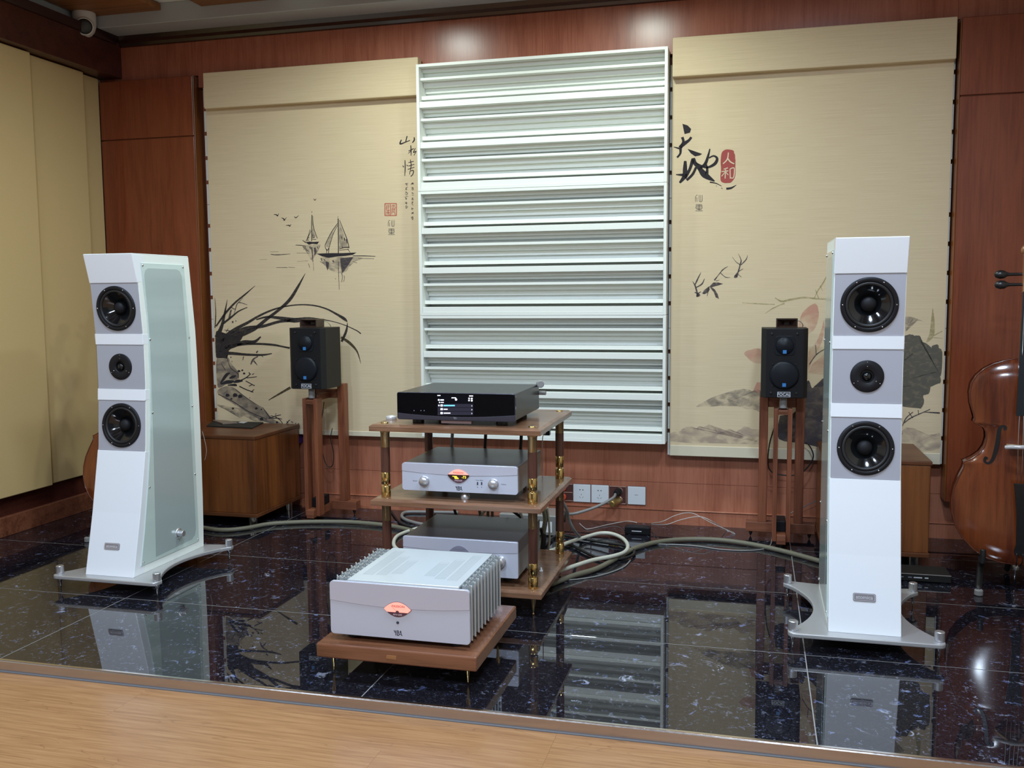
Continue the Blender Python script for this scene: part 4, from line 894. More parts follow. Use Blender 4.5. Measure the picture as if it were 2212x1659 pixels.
# ================================================================== POWER AMPLIFIER ON ITS BOARD
t = thing('isolation_board', 'thick brown wooden board on thin brass spikes under the power amplifier', 'board', (.628, -1.745, 0))
BX0, BX1, BY0, BY1, BZ0, BZ1 = .387, .868, -1.972, -1.522, .068, .110
b = MB(); b.box(BX0, BX1, BY0, BY1, BZ0, BZ1, .005, 3); part('board', b, 'board_wood', t)
q = at(640+757*.27125, 1160+957*.27125, Y=BY0); b = MB(); b.pxz([(q.x-.0165, q.z-.0048), (q.x+.0155, q.z-.0062), (q.x+.0155, q.z+.0052), (q.x-.0130, q.z+.0050)], BY0-.0016, BY0+.001, .0004); part('inlay', b, 'neck_wood', t, 'small light wood inlay')
for x in (.392+.018, .822):
    for y in (-1.905, -1.585):
        b = MB(); b.lathe([(.0075, .0685), (.0075, .048), (.0048, .040), (.0030, .012), (.0010, .0015), (0, .0004)], (x, y, 0), (0, 0, 1), 16); part('brass_spike', b, 'brass', t)
t = thing('power_amplifier', 'large silver power amplifier with lettered heat sink fins and glowing red meter', 'amplifier', (.627, -1.745, .110))
X0, X1, ZF, ZT, Y0, Y1 = .4155, .838, .1275, .2845, -1.932, -1.574
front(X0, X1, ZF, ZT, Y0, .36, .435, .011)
b = MB(); b.box(.462, .792, Y0+.010, Y1, ZF+.004, .2830, .002); part('chassis', b, 'case_side', t)
b = MB(); b.box(.470, .805, Y0+.004, Y1-.002, .2832, .2905, .0015); tp = part('top_cover', b, 'amp_top', t)
for xc, ya, yb in ((.508, -1.868, -1.612), (.548, -1.862, -1.668), (.588, -1.842, -1.705), (.690, -1.842, -1.705), (.728, -1.862, -1.668), (.768, -1.868, -1.612)):
    b = MB(); n_ = int((yb-ya)/.0082)
    for k in range(n_): yy = ya+.0082*k; b.add([(xc-.0135, yy, .29075), (xc+.0135, yy+.0025, .29075), (xc+.0135, yy+.0037, .29075), (xc-.0135, yy+.0012, .29075)], [(0, 1, 2, 3)])
    for xa in (xc-.0150, xc+.0143): b.add([(xa, ya-.004, .29075), (xa+.0007, ya-.004, .29075), (xa+.0007, yb+.002, .29075), (xa, yb+.002, .29075)], [(0, 1, 2, 3)])
    for yy in (ya-.004, yb+.002): b.add([(xc-.015, yy, .29075), (xc+.015, yy, .29075), (xc+.015, yy+.0007, .29075), (xc-.015, yy+.0007, .29075)], [(0, 1, 2, 3)])
    o = part('vent_slots', b, 'vent_line', tp); o['kind'] = 'stuff'
# fins: upright extrusions whose outline reads the maker's letters
def fin(mb, xa, xb, y, z0, z1):
    """three letters across xa..xb, baseline towards the front"""
    w = (xb-xa); h = .021
    def st(*p):
        P = [Vector((xa+a*w, y+c_*h, 0)) for a, c_ in p]
        for p0, p1 in zip(P, P[1:]):
            d = (p1-p0).normalized(); nn = Vector((-d.y, d.x, 0))*.0020; e_ = d*.0013
            mb.pxy([tuple((p0-e_+nn)[:2]), tuple((p1+e_+nn)[:2]), tuple((p1+e_-nn)[:2]), tuple((p0-e_-nn)[:2])], z0, z1)
    st((.02, 1), (.13, .55)); st((.24, 1), (.22, 0)); st((.22, .5), (.30, .5))
    st((.38, 0), (.38, 1)); st((.38, 1), (.56, .92), (.60, .72), (.40, .54)); st((.40, .54), (.64, .38), (.62, .12), (.38, 0))
    st((.62, .1), (.70, .2)); st((.72, 0), (.80, 1), (.98, 0)); st((.74, .3), (.88, .3))
for k in range(10):
    y = -1.905+.0335*k
    for xa, xb in ((.4165, .4685), (.7935, .8370)):
        b = MB(); fin(b, xa, xb, y, ZF+.004, .2870); part('heat_fin', b, 'amp_fin', t)
for xa, xb in ((.4585, .4620), (.7925, .7960)):
    b = MB(); b.box(xa, xb, Y0+.012, Y1, ZF+.006, .282); part('fin_backing', b, 'case_side', t)
yk = Y0-.0018
def pa(x, y, Y=yk): p = at(640+x*.27125, 1160+y*.27125, Y=Y); return (p.x, p.z)
cxm, czm = pa(806, 575)
E_ = eye(cxm, czm, .0410, .0205, .0215)
b = MB(); b.pxz(eye(cxm, czm, .0420, .0215, .0225), yk-.0008, yk+.003); ey = part('power_meter', b, 'meter_dark', t, 'glowing red eye-shaped power meter')
b = MB(); b.pxz(eye_cut(E_, czm, -.0088, .03), yk-.0018, yk); part('meter_dial', b, 'meter_red', ey)
b = MB(); b.lathe([(.0052, 0), (.0052, .0006)], (cxm, yk-.0024, czm-.0088), (0, 1, 0), 20); part('needle_hub', b, 'meter_dark', ey)
ye = yk-.0022; w3 = lambda x, z, d: (x, ye-d, z)
b = MB(); b.ribbon([(cxm-.0045, czm-.004, .0007), (cxm-.020, czm+.0105, .0005)], lambda x, z: (x, ye, z), 1); part('needle', b, 'meter_text', ey)
b = MB(); text_mesh(b, 'PASSION', .0090, w3, cxm+.003, czm+.0085, .0001, 1.1); part('lettering', b, 'meter_text', ey)
b = MB(); text_mesh(b, 'AMP650', .0075, lambda x, z, d: (x, yk-.0012-d, z), cxm, czm-.0158, .0002, 1.05); part('lettering', b, 'meter_text_light', ey)
q = pa(808, 682, Y0); b = MB(); b.lathe([(.0042, 0), (.0042, .001), (.0035, .0015), (0, .0010)], (q[0], Y0, q[1]), (0, -1, 0), 20); part('power_button', b, 'logo_dark', t)
q = pa(810, 765, Y0); b = MB(); yba(b, lambda x, z: (x, Y0-.0003, z), q[0], q[1], .0150); part('maker_logo', b, 'logo_dark', t)
for x in (.47, .785):
    for y in (-1.89, -1.61):
        b = MB(); b.cyl((x, y, .110), (0, 0, 1), .018, .0195, 20, .002); part('foot', b, 'case_black', t)

# ================================================================== SMALL SPEAKERS ON WOODEN STANDS
def small_set(cx, yf, lab_s, lab_t, lab_h, yaw=0):
    # stand: T-shaped foot, a pair of front uprights with a gap, two rear posts and a beam
    t = thing('speaker_stand', lab_t, 'stand', (cx, yf+.16, 0), 'wooden speaker stands')
    zb0, zb1 = .028, .068; yr0, yr1 = yf+.205, yf+.262
    b = MB(); b.box(cx-.150, cx+.150, yr0, yr1, zb0, zb1+.004, .002); part('rear_foot_bar', b, 'teak_bar', t)
    b = MB(); b.box(cx-.019, cx+.019, yf-.005, yr0, zb0, zb1, .002); part('long_foot_bar', b, 'teak_bar', t)
    for s_ in (-1, 1):
        b = MB(); b.box(cx+s_*.020 if s_ > 0 else cx-.038, cx+.038 if s_ > 0 else cx-.020, yf+.022, yf+.078, zb0+.006, .612, .0015); part('front_upright', b, 'teak', t)
        b = MB(); b.box(cx+s_*.0785-.019, cx+s_*.0785+.019, yr0+.004, yr1-.006, zb1+.004, .668, .002); part('rear_post', b, 'teak', t)
    b = MB(); b.box(cx-.0198, cx+.0198, yf+.024, yf+.076, .585, .606, .001); part('front_block', b, 'teak_bar', t)
    b = MB(); text_mesh(b, 'ROLAND', .006, lambda x, z, d: (x, yf+.0235-d, z), cx, .596, .0002) if False else b.box(cx-.017, cx+.017, yf+.0228, yf+.024, .591, .600, .0004); part('maker_plate', b, 'cabinet_edge', t)
    b = MB(); b.box(cx-.0595, cx+.0595, yr0+.008, yr1-.010, .596, .640, .002); part('rear_beam', b, 'teak_bar', t)
    b = MB(); b.box(cx-.016, cx+.016, yf+.076, yr0+.010, .596, .626, .002); part('middle_beam', b, 'teak_bar', t)
    b = MB(); b.cyl((cx, yf+.050, .612), (0, 0, 1), .0155, .047, 24, .001); part('support_pin', b, 'cable_grey', t)
    b = MB(); b.box(cx-.020, cx+.020, yf+.062, yf+.175, zb1+.001, zb1+.047, .003); part('weight_block', b, 'speaker_black', t)
    for x, y in ((cx-.128, yr0+.028), (cx+.128, yr0+.028), (cx, yf+.020)):
        b = MB(); b.lathe([(.006, .029), (.008, .020), (.008, .016), (.0025, .004), (.001, .0004)], (x, y, 0), (0, 0, 1), 12); part('floor_spike', b, 'dark_pin', t)
    # loudspeaker
    t = thing('bookshelf_speaker', lab_s, 'speaker', (cx, yf+.09, .66), 'black bookshelf speakers')
    hw = .0945; z0, z1 = .6605, .955; ch = .018
    b = MB(); b.pxy([(cx-hw+ch, yf), (cx+hw-ch, yf), (cx+hw, yf+.022), (cx+hw, yf+.185), (cx-hw, yf+.185), (cx-hw, yf+.022)], z0, z1, .002); part('cabinet', b, 'speaker_side', t)
    b = MB(); b.box(cx-hw+ch+.002, cx+hw-ch-.002, yf-.0025, yf+.002, z0+.002, z1-.002, .001); part('front_baffle', b, 'speaker_black', t)
    y = yf-.0025
    zt, zw = z0+.222, z0+.098
    b = MB(); b.pxz(rrect(cx-.041, cx+.041, zt-.041, zt+.041, .016), y-.003, y, .001); tw = part('tweeter', b, 'speaker_grille', t)
    b = MB(); b.lathe([(.036, 0), (.0365, .004), (.034, .0075), (0, .009)], (cx, y-.003, zt), (0, -1, 0), 36); part('grille', b, 'speaker_grille', tw)
    b = MB(); b.lathe([(.0595, 0), (.060, .006), (.056, .012), (.050, .014), (0, .0155)], (cx, y, zw), (0, -1, 0), 40); wf_ = part('woofer', b, 'speaker_grille', t)
    for zz, yy, p_ in ((zt-.0255, y-.0118, tw), (zw-.041, y-.0148, wf_)):
        b = MB(); b.box(cx-.0075, cx+.0075, yy-.0012, yy+.002, zz-.0075, zz+.0075); bt = part('blue_tag', b, 'tag_blue', p_)
    for dx, dz in ((-.05, .134), (.05, .134), (-.05, .008-.0+.003), (.05, .011), (-.047, .052), (.047, .052), (-.036, .162), (.036, .162)):
        pass
    for dx, zz, rr in ((-.053, z1-.022, .005), (.050, z1-.022, .005), (-.053, z0+.022, .005), (.050, z0+.022, .005), (-.047, zw+.046, .0025), (.047, zw+.046, .0025), (-.047, zw-.046, .0025), (.047, zw-.046, .0025), (-.034, zt+.034, .002), (.034, zt+.034, .002), (-.034, zt-.034, .002), (.034, zt-.034, .002)):
        b = MB(); b.lathe([(rr, 0), (rr, .004), (rr*.7, .0045)], (cx+dx, y-.001, zz), (0, -1, 0), 12); part('peg', b, 'rubber', t)
    b = MB(); b.pxz(rrect(cx-.027, cx+.027, z0+.004, z0+.027, .001), y-.002, y, .0005); pt = part('name_plate', b, 'tag_plate', t, 'small name plate reading FOCAL')
    b = MB(); o_ = [(cx-.0265, z0+.0045), (cx+.0265, z0+.0045), (cx+.0265, z0+.0265), (cx-.0265, z0+.0265)]; i_ = [(cx-.025, z0+.006), (cx+.025, z0+.006), (cx+.025, z0+.025), (cx-.025, z0+.025)]
    b.add([(p, y-.0024, q) for p, q in o_+i_], [(k, (k+1) % 4, 4+(k+1) % 4, 4+k) for k in range(4)]); part('plate_rim', b, 'tag_text', pt)
    b = MB(); text_mesh(b, 'FOCAL', .0185, lambda x, z, d: (x, y-.0024-d, z), cx, z0+.0153, .0004, .92); part('lettering', b, 'tag_text', pt)
    # horn super tweeter on top
    t = thing('horn_tweeter', lab_h, 'tweeter', (cx+.008, yf+.06, .956), 'dark wooden horn tweeters')
    x = cx+.008; zz = .9562; w, h = .0435, .040
    def ringp(hwx, hz, yy, cz): return [(x-hwx, yy, cz-hz), (x+hwx, yy, cz-hz), (x+hwx, yy, cz+hz), (x-hwx, yy, cz+hz)]
    cz = zz+h/2; vs = ringp(w, h/2, yf+.015, cz)+ringp(w-.004, h/2-.004, yf+.015, cz)+ringp(.028, .008, yf+.032, cz)+ringp(.010, .004, yf+.062, cz)+ringp(w, h/2, yf+.10, cz)
    fs = []
    for r_ in range(3): fs += [(4*r_+k, 4*r_+(k+1) % 4, 4*r_+4+(k+1) % 4, 4*r_+4+k) for k in range(4)]
    fs += [(12, 13, 14, 15)]+[(k, 16+k, 16+(k+1) % 4, (k+1) % 4) for k in range(4)]+[(19, 18, 17, 16)]
    b = MB(); b.add(vs, fs); part('horn', b, 'horn_brown', t)
    b = MB(); b.tube([(x+.03, yf+.10, zz+.028), (x+.055, yf+.105, zz+.026), (x+.068, yf+.11, zz+.012), (x+.068, yf+.12, zz+.003)], .0018, 6); part('lead', b, 'cable_green', t)
small_set(-.492, -.245, 'black bookshelf speaker in front of the orchid painting', 'reddish wooden speaker stand beside the low brown cabinet with mat', 'dark horn tweeter on the speaker in front of the orchid')
small_set(1.717, -.245, 'black bookshelf speaker beside the painted pink lotus petals', 'reddish wooden speaker stand beside the small black box', 'dark horn tweeter on the speaker beside the pink petals')
def cable(name, label, pts, r, mat, group=None, sub=5, n=8):
    b = MB(); b.tube(pts, r, n, sub); p0 = pts[len(pts)//2]
    return tag(part(name, b, mat, None, None, tuple(p0)), label, 'cable', group)
def fl(px, z): return [tuple(at(x, y, Z=z)) for x, y in px]
# dangling leads behind the stands
cable('speaker_lead', 'thin black lead looping down behind the stand by the brown cabinet', [tuple(at(x, y, Y=.03)) for x, y in ((700,868),(695,905),(692,935),(693,960),(703,1000),(713,1009),(720,1000),(720,975),(714,948),(718,925))], .0022, 'cable_black')
cable('speaker_lead', 'thin black lead looping behind the stand near the small black box', [tuple(at(x, y, Y=.035)) for x, y in ((1672,925),(1662,960),(1659,1000),(1668,1020),(1700,1027),(1728,1023),(1748,1005),(1757,985),(1750,965),(1740,955))], .0028, 'cable_black')
cable('speaker_lead', 'brown lead running from stand foot to the wall', [tuple(at(x, y, Y=.05)) for x, y in ((1690,1122),(1705,1110),(1730,1098),(1768,1080))], .0022, 'cable_grey')

# ================================================================== LOW CABINETS
def low_cab(x0, x1, y0, y1, z1, label):
    t = thing('low_cabinet', label, 'cabinet', ((x0+x1)/2, (y0+y1)/2, 0), 'low brown wooden cabinets')
    z0 = .052
    b = MB(); b.box(x0+.004, x1-.004, y0+.004, y1, z0+.018, z1-.018, .003); part('body', b, 'cabinet_wood', t)
    b = MB(); b.prism([(x0, y0), (x1, y0), (x1, y1), (x0, y1)], lambda x, y: (x, y, z1-.018), lambda x, y: (x, y, z1), .004); part('top', b, 'cabinet_edge', t)
    b = MB(); b.box(x0, x1, y0, y1, z0, z0+.018, .002); part('plinth', b, 'cabinet_edge', t)
    for x in (x0+.052, x1-.052):
        for y in (y0+.048, y1-.048):
            b = MB(); b.cyl((x, y, 0), (0, 0, 1), .0205, .0525, 28, .001); part('foot', b, 'steel', t)
    return t
low_cab(-1.235, -.695, -.393, .062, .445, 'low brown cabinet on steel feet with a black mat on top')
low_cab(1.871, 2.278, -.425, .035, .440, 'low brown cabinet on steel feet behind the speaker next to the cello')
# mat, wallet, paper on the left cabinet
t = thing('table_mat', 'black mat lying on the low brown cabinet', 'mat', (-1.0, 0, .4452))
P = [at(446, 921, Z=.447), at(545, 925.5, Z=.447), at(579, 911, Z=.447), at(478, 906.5, Z=.447)]
P = [Vector((p.x, min(p.y, .05), p.z)) for p in P]
b = MB(); b.pxy([(p.x, p.y) for p in P], .4452, .4512, .001); part('mat', b, 'mat_black', t)
b = MB(); q = [at(466, 908, Z=.4515), at(481, 917, Z=.4515), at(513, 915, Z=.4515), at(500, 907, Z=.4515)]; b.pxy([(p.x, min(p.y, .035)) for p in q], .4513, .4585, .0015)
tag(part('wallet', b, 'wallet_tan', None, None, tuple(q[1])), 'flat tan wallet lying on the black mat', 'wallet')
b = MB(); q = [at(514, 913, Z=.4515), at(526, 914.5, Z=.4515), at(535, 911.5, Z=.4515), at(522, 910.5, Z=.4515)]; b.pxy([(p.x, p.y) for p in q], .4513, .4523)
tag(part('paper_slip', b, 'paper', None, None, tuple(q[0])), 'small white paper slip on the black mat', 'paper')
# violet glow box behind the stand
b = MB(); p = at(641, 943, Y=.10); b.box(p.x-.02, p.x+.018, .095, .134, p.z-.035, p.z+.010, .002)
tag(part('violet_box', b, 'violet_box', None, None, (p.x, .1, p.z)), 'small violet box on the wall behind the wooden stand', 'box')

# ================================================================== CELLOS
CH = [(0,0),(.004,.055),(.018,.105),(.045,.148),(.085,.186),(.13,.212),(.18,.224),(.225,.226),(.27,.219),(.31,.205),(.345,.190),(.362,.187),(.368,.192),(.3745,.178),(.385,.160),(.405,.136),(.43,.121),(.46,.114),(.485,.116),(.503,.126),(.513,.142),(.518,.158),(.523,.160),(.534,.156),(.555,.162),(.59,.172),(.63,.176),(.665,.171),(.695,.155),(.72,.130),(.74,.098),(.752,.062),(.759,.030),(.761,0)]
def cello(cx, cy, zb, yaw, lean, label):
    R = Matrix.Rotation(yaw, 3, 'Z')@Matrix.Rotation(lean, 3, 'X')
    O = Vector((cx, cy, zb))
    f = lambda u, d, v: O+R@Vector((u, d, v))      # u across, d towards the back, v up the body
    t = thing('cello', label, 'cello', (cx, cy, 0), 'cellos')
    def belly(sign, dep, arch):
        vs = []; fs = []; NU = 20
        for v, w in CH:
            for k in range(NU+1):
                s_ = -1+2*k/NU; e = max(0, 1-abs(s_)**2.2); ed = min(1, v/.06)*min(1, (.761-v)/.06)
                vs.append(f(w*s_, dep-sign*arch*(e**.8)*max(ed, 0)**.6*min(1, .4+w/.2), v))
        for i in range(len(CH)-1):
            for k in range(NU): q = (i*(NU+1)+k, i*(NU+1)+k+1, (i+1)*(NU+1)+k+1, (i+1)*(NU+1)+k); fs.append(q if sign > 0 else q[::-1])
        return MB().add(vs, fs, True)
    part('belly', belly(1, 0, .026), 'cello_varnish', t)
    part('back', belly(-1, .118, .022), 'cello_rib', t)
    ol = [(w-.004 if w > .01 else w, v) for v, w in CH]; loop = ol+[(-w, v) for w, v in ol[::-1]][1:-1]
    n = len(loop); vs = [f(w, .003, v) for w, v in loop]+[f(w, .115, v) for w, v in loop]
    part('ribs', MB().add(vs, [(k, (k+1) % n, n+(k+1) % n, n+k) for k in range(n)], True), 'cello_rib', t)
    loop = [(w, v) for v, w in CH]; loop = loop+[(-w, v) for w, v in loop[::-1]][1:-1]
    part('edge', MB().tube([f(w, .0, v) for w, v in loop]+[f(*((loop[0][0], .0, loop[0][1])))], .0028, 6, 1), 'cello_rib', t)
    # f-holes
    for s_ in (-1, 1):
        g = lambda u, v: f(s_*u, -.0245+.9*abs(u-.08)**1.6-.0, v)
        P = [(.062,.498,.006),(.056,.506,.010),(.064,.512,.008),(.076,.500,.012),(.080,.46,.014),(.086,.42,.014),(.096,.385,.011),(.110,.372,.008),(.121,.380,.009),(.118,.392,.010),(.112,.388,.008)]
        b = MB(); b.ribbon([(u, v, w) for u, v, w in P], lambda u, v: f(s_*u, -.0272+.115*max(0, u-.055), v), 5); part('f_hole', b, 'ebony', t)
    # neck, fingerboard, strings, bridge, tailpiece, pegs, scroll, endpin
    b = MB(); b.prism([(-.020, .70), (.020, .70), (.0145, 1.0), (-.0145, 1.0)], lambda u, v: f(u, .012-.075*(v-.7), v), lambda u, v: f(u, -.030-.02*(v-.7), v), .004); part('neck', b, 'neck_wood', t)
    b = MB(); b.prism([(-.031, .555), (.031, .555), (.0165, 1.002), (-.0165, 1.002)], lambda u, v: f(u, -.034-.050*(1-(v-.555)/.447)+abs(u)*.25, v), lambda u, v: f(u, -.050-.050*(1-(v-.555)/.447)+abs(u)*.25, v), .001); part('fingerboard', b, 'fingerboard', t)
    b = MB(); b.prism([(-.052,0),(-.045,.030),(-.030,.055),(-.015,.078),(.015,.080),(.030,.060),(.045,.030),(.052,0),(.030,.004),(.020,.018),(-.020,.018),(-.030,.004)], lambda u, h: f(u, -.024-h, .437), lambda u, h: f(u, -.024-h, .447), .001); part('bridge', b, 'bridge_wood', t)
    b = MB(); b.prism([(-.030,.310),(.030,.310),(.024,.27),(.0165,.20),(.014,.12),(.013,.085),(.019,.060),(.016,.045),(-.016,.045),(-.019,.060),(-.013,.085),(-.014,.12),(-.0165,.20),(-.024,.27)], lambda u, v: f(u, -.044-.10*(v-.045), v), lambda u, v: f(u, -.056-.12*(v-.045)+abs(u)*.2, v), .001); part('tailpiece', b, 'ebony', t)
    for k in range(4):
        s_ = (-1.5+k)/1.5
        b = MB(); b.tube([f(s_*.017, -.078, .315), f(s_*.022, -.104+abs(s_)*.012, .442), f(s_*.0105, -.052, 1.008)], .0011, 5, 1); part('string', b, 'string', t)
        b = MB(); v = 1.030+.0195*k; sd = -1 if k % 2 == 0 else 1
        b.lathe([(.0045, -.02), (.0055, .012), (.0062, .045), (.0085, .052), (.015, .062), (.0165, .076), (.012, .090), (0, .096)], f(sd*.012, -.012+.01*k, v), R@Vector((sd, 0, 0)), 14); part('peg', b, 'ebony', t)
    for s_ in (-1, 1):
        b = MB(); b.tube([f(s_*.010, -.058, .052), f(s_*.009, -.050, .018), f(s_*.004, -.005, -.004)], .0022, 6); part('tail_cord', b, 'ebony', t)
    b = MB(); b.prism([(-.017, 1.0), (.017, 1.0), (.0135, 1.135), (-.0135, 1.135)], lambda u, v: f(u, .005+.02*(v-1.035)/.165, v), lambda u, v: f(u, -.040+.02*(v-1.035)/.165, v), .003); part('peg_box', b, 'neck_wood', t)
    b = MB(); P = [f(0, .015-.030*math.cos(a)*(1-a/11), 1.155+.030*math.sin(a)*(1-a/11)) for a in [k*.42 for k in range(22)]]; b.tube(P, .012, 10, 2)
    for s_ in (-1, 1): b.lathe([(.018, 0), (.014, .016), (.006, .020), (0, .021)], f(0, .012, 1.158), R@Vector((s_, 0, 0)), 18)
    part('scroll', b, 'neck_wood', t)
    e = f(0, .055, 0); b = MB(); b.tube([e, f(0, .055, -.02), Vector((e.x, e.y, .004))], .0045, 8, 1); b.lathe([(.013, 0), (.015, .02), (.010, .032)], f(0, .055, -.03), R@Vector((0, 0, 1)), 16); part('end_pin', b, 'steel', t)
    return f
def cello_stand(f, label, cx, cy):
    t = thing('cello_stand', label, 'instrument stand', (cx, cy, 0), 'cello stands')
    for s_ in (-1, 1):
        a, c = f(s_*.118, .02, .028), f(s_*.118, -.035, .045)
        foot = Vector((f(s_*.135, -.10, 0).x, f(s_*.135, -.10, 0).y, .014))
        b = MB(); b.tube([f(s_*.105, .12, .02), a+Vector((0, 0, -.016)), f(s_*.120, -.036, .004)], .011, 10); part('arm', b, 'rubber', t)
        b = MB(); b.tube([f(s_*.120, -.036, .000), f(s_*.118, -.037, .030), c+Vector((0, 0, .008))], .010, 10); part('hook', b, 'rubber', t)
        b = MB(); b.tube([f(s_*.105, .12, .02), f(s_*.12, .02, -.03), foot], .011, 10); part('leg', b, 'rubber', t)
        b = MB(); b.cyl(foot+Vector((0, -.006, -.0138)), (0, 0, 1), .015, .022, 18, .003); part('rubber_foot', b, 'cable_grey', t)
    b = MB(); b.tube([f(-.105, .12, .02), f(0, .14, .03), f(.105, .12, .02)], .011, 10); part('cross_bar', b, 'rubber', t)
    bk = f(0, .22, 0); b = MB(); b.tube([f(0, .14, .03), Vector((bk.x, bk.y+.03, .012))], .011, 10, 1); part('leg', b, 'rubber', t)
f = cello(2.545, -.62, .098, -.12, -.06, 'amber varnished cello standing in front of the brown pier by the lotus blind')
cello_stand(f, 'black stand carrying the cello by the lotus blind', 2.545, -.60)
b = MB(); b.tube([f(-.062, -.096, .440), f(-.045, -.106, .443), f(-.02, -.111, .444), f(0, -.112, .445), f(.03, -.110, .443), f(.062, -.098, .440)], .0075, 8)
tag(part('clear_wrap', b, 'bag_clear', None, None, tuple(f(0, -.1, .44))), 'clear plastic wrap rolled over the cello bridge', 'plastic wrap')
f = cello(-1.215, -.66, .100, .16, -.22, 'dark red cello half hidden behind the speaker by the beige wall')
cello_stand(f, 'black stand under the half hidden dark red cello', -1.215, -.64)

# small black box behind the right tower
t = thing('set_top_box', 'flat black media box on the floor by the cello', 'media box', (2.16, -.52, 0))
b = MB(); b.box(1.985, 2.328, -.592, -.470, .004, .0335, .002); part('case', b, 'speaker_side', t)
b = MB(); b.box(1.985, 2.328, -.5935, -.592, .0305, .0335); part('silver_edge', b, 'silver', t)
for k, (a_, c_) in enumerate(((2.235, 2.248), (2.196, 2.226), (2.176, 2.190), (2.150, 2.160))):
    b = MB(); b.box(a_, c_, -.5930, -.592, .0165, .0205); part('front_marks', b, 'tag_text' if k < 2 else 'print_grey', t)
for x in (2.0, 2.31):
    for y in (-.575, -.487):
        b = MB(); b.cyl((x, y, 0), (0, 0, 1), .008, .0045, 12); part('foot', b, 'rubber', t)

# ================================================================== SOCKETS
YW = YB+.0046
def socket(x0, label, kind):
    t = thing('wall_socket', label, 'socket', (x0+.043, YW, .09), 'white wall sockets')
    b = MB(); b.box(x0-.0005, x0+.0865, YW-.004, YW, .0865, .1775); part('rim', b, 'socket_edge', t)
    b = MB(); b.box(x0, x0+.086, YW-.010, YW-.004, .0885, .1765, .0025); pl2 = part('plate', b, 'socket_white', t)
    y = YW-.0105
    if kind:
        for s_ in (-1, 1):
            b = MB(); c = (x0+.041+s_*.0085, .150); b.pxz([(c[0]-.0035*s_, c[1]-.003), (c[0]+.0035*s_, c[1]), (c[0]-.0035*s_, c[1]+.003)], y, y+.001); part('slot', b, 'slot_dark', t)
            b = MB(); c = (x0+.041+s_*.0070, .1135); b.pxz([(c[0]-.0030*s_-.0009, c[1]-.004), (c[0]-.0030*s_+.0009, c[1]-.004), (c[0]+.0030*s_+.0009, c[1]+.003), (c[0]+.0030*s_-.0009, c[1]+.003)], y, y+.001); part('slot', b, 'slot_dark', t)
        b = MB(); b.box(x0+.0401, x0+.0419, y, y+.001, .1225, .1300); part('slot', b, 'slot_dark', t)
    else:
        b = MB(); b.box(x0+.034, x0+.050, y, y+.001, .1355, .1375); part('slot', b, 'print_grey', t)
        b = MB(); b.box(x0+.0355, x0+.0485, y+.0002, y+.001, .1225, .1330); part('port_cover', b, 'socket_white', t)
socket(.740, 'white wall socket next to the orange outlet', 1)
socket(.830, 'white wall socket beside the gold plug', 1)
socket(1.0085, 'blank white wall plate with one small port', 0)
t = thing('open_outlet', 'orange double outlet in an open copper frame on the wall', 'outlet', (.69, YW, .09))
b = MB(); b.box(.655, .737, YW-.006, YW, .0890, .1760, .002); part('frame', b, 'copper_dark', t)
for z in (.089, .1305, .171):
    b = MB(); b.box(.655, .737, YW-.009, YW-.006, z, z+.005, .001); part('bar', b, 'copper_frame', t)
for z in (.1105, .1555):
    b = MB(); b.lathe([(.0172, 0), (.0172, .006), (.015, .008), (0, .0082)], (.688, YW-.006, z), (0, -1, 0), 24); o = part('outlet_face', b, 'outlet_orange', t)
    for dx, dz, w, h in ((-.006, .002, .0012, .004), (.006, .002, .0012, .0045), (0, -.007, .0028, .0028)):
        b = MB(); b.box(.688+dx-w, .688+dx+w, YW-.0146, YW-.0138, z+dz-h, z+dz+h); part('slot', b, 'copper_dark', o)
t = thing('open_outlet', 'open copper outlet frame holding the gold plug', 'outlet', (.963, YW, .09))
b = MB(); b.box(.9205, 1.0045, YW-.006, YW, .0870, .1750, .002); part('frame', b, 'copper_dark', t)
for xa, xb, za, zb in ((.9205, 1.0045, .1705, .175), (.9205, 1.0045, .087, .0915), (.9985, 1.0045, .087, .175)):
    b = MB(); b.box(xa, xb, YW-.009, YW-.006, za, zb, .001); part('bar', b, 'copper_frame', t)
for z in (.109, .152):
    b = MB(); b.lathe([(.0175, 0), (.0175, .005), (.014, .007), (0, .0072)], (.968, YW-.006, z), (0, -1, 0), 24); part('outlet_face', b, 'copper_frame', t)
t = thing('power_plug', 'dark power plug in the copper frame above the gold plug', 'plug', (.963, YW-.02, .15))
b = MB(); b.lathe([(.0175, 0), (.0175, .020), (.013, .024), (.0125, .040)], (.966, YW-.012, .152), (-.25, -1, -.12), 24); part('body', b, 'cable_black', t)
t = thing('power_plug', 'gold power plug in the lower half of the copper frame', 'plug', (.966, YW-.02, .105))
b = MB(); b.lathe([(.0165, 0), (.0165, .055), (.0150, .058), (.0150, .066), (.011, .067)], (.966, YW-.013, .109), (-.42, -1, -.16), 28); part('body', b, 'plug_gold', t)

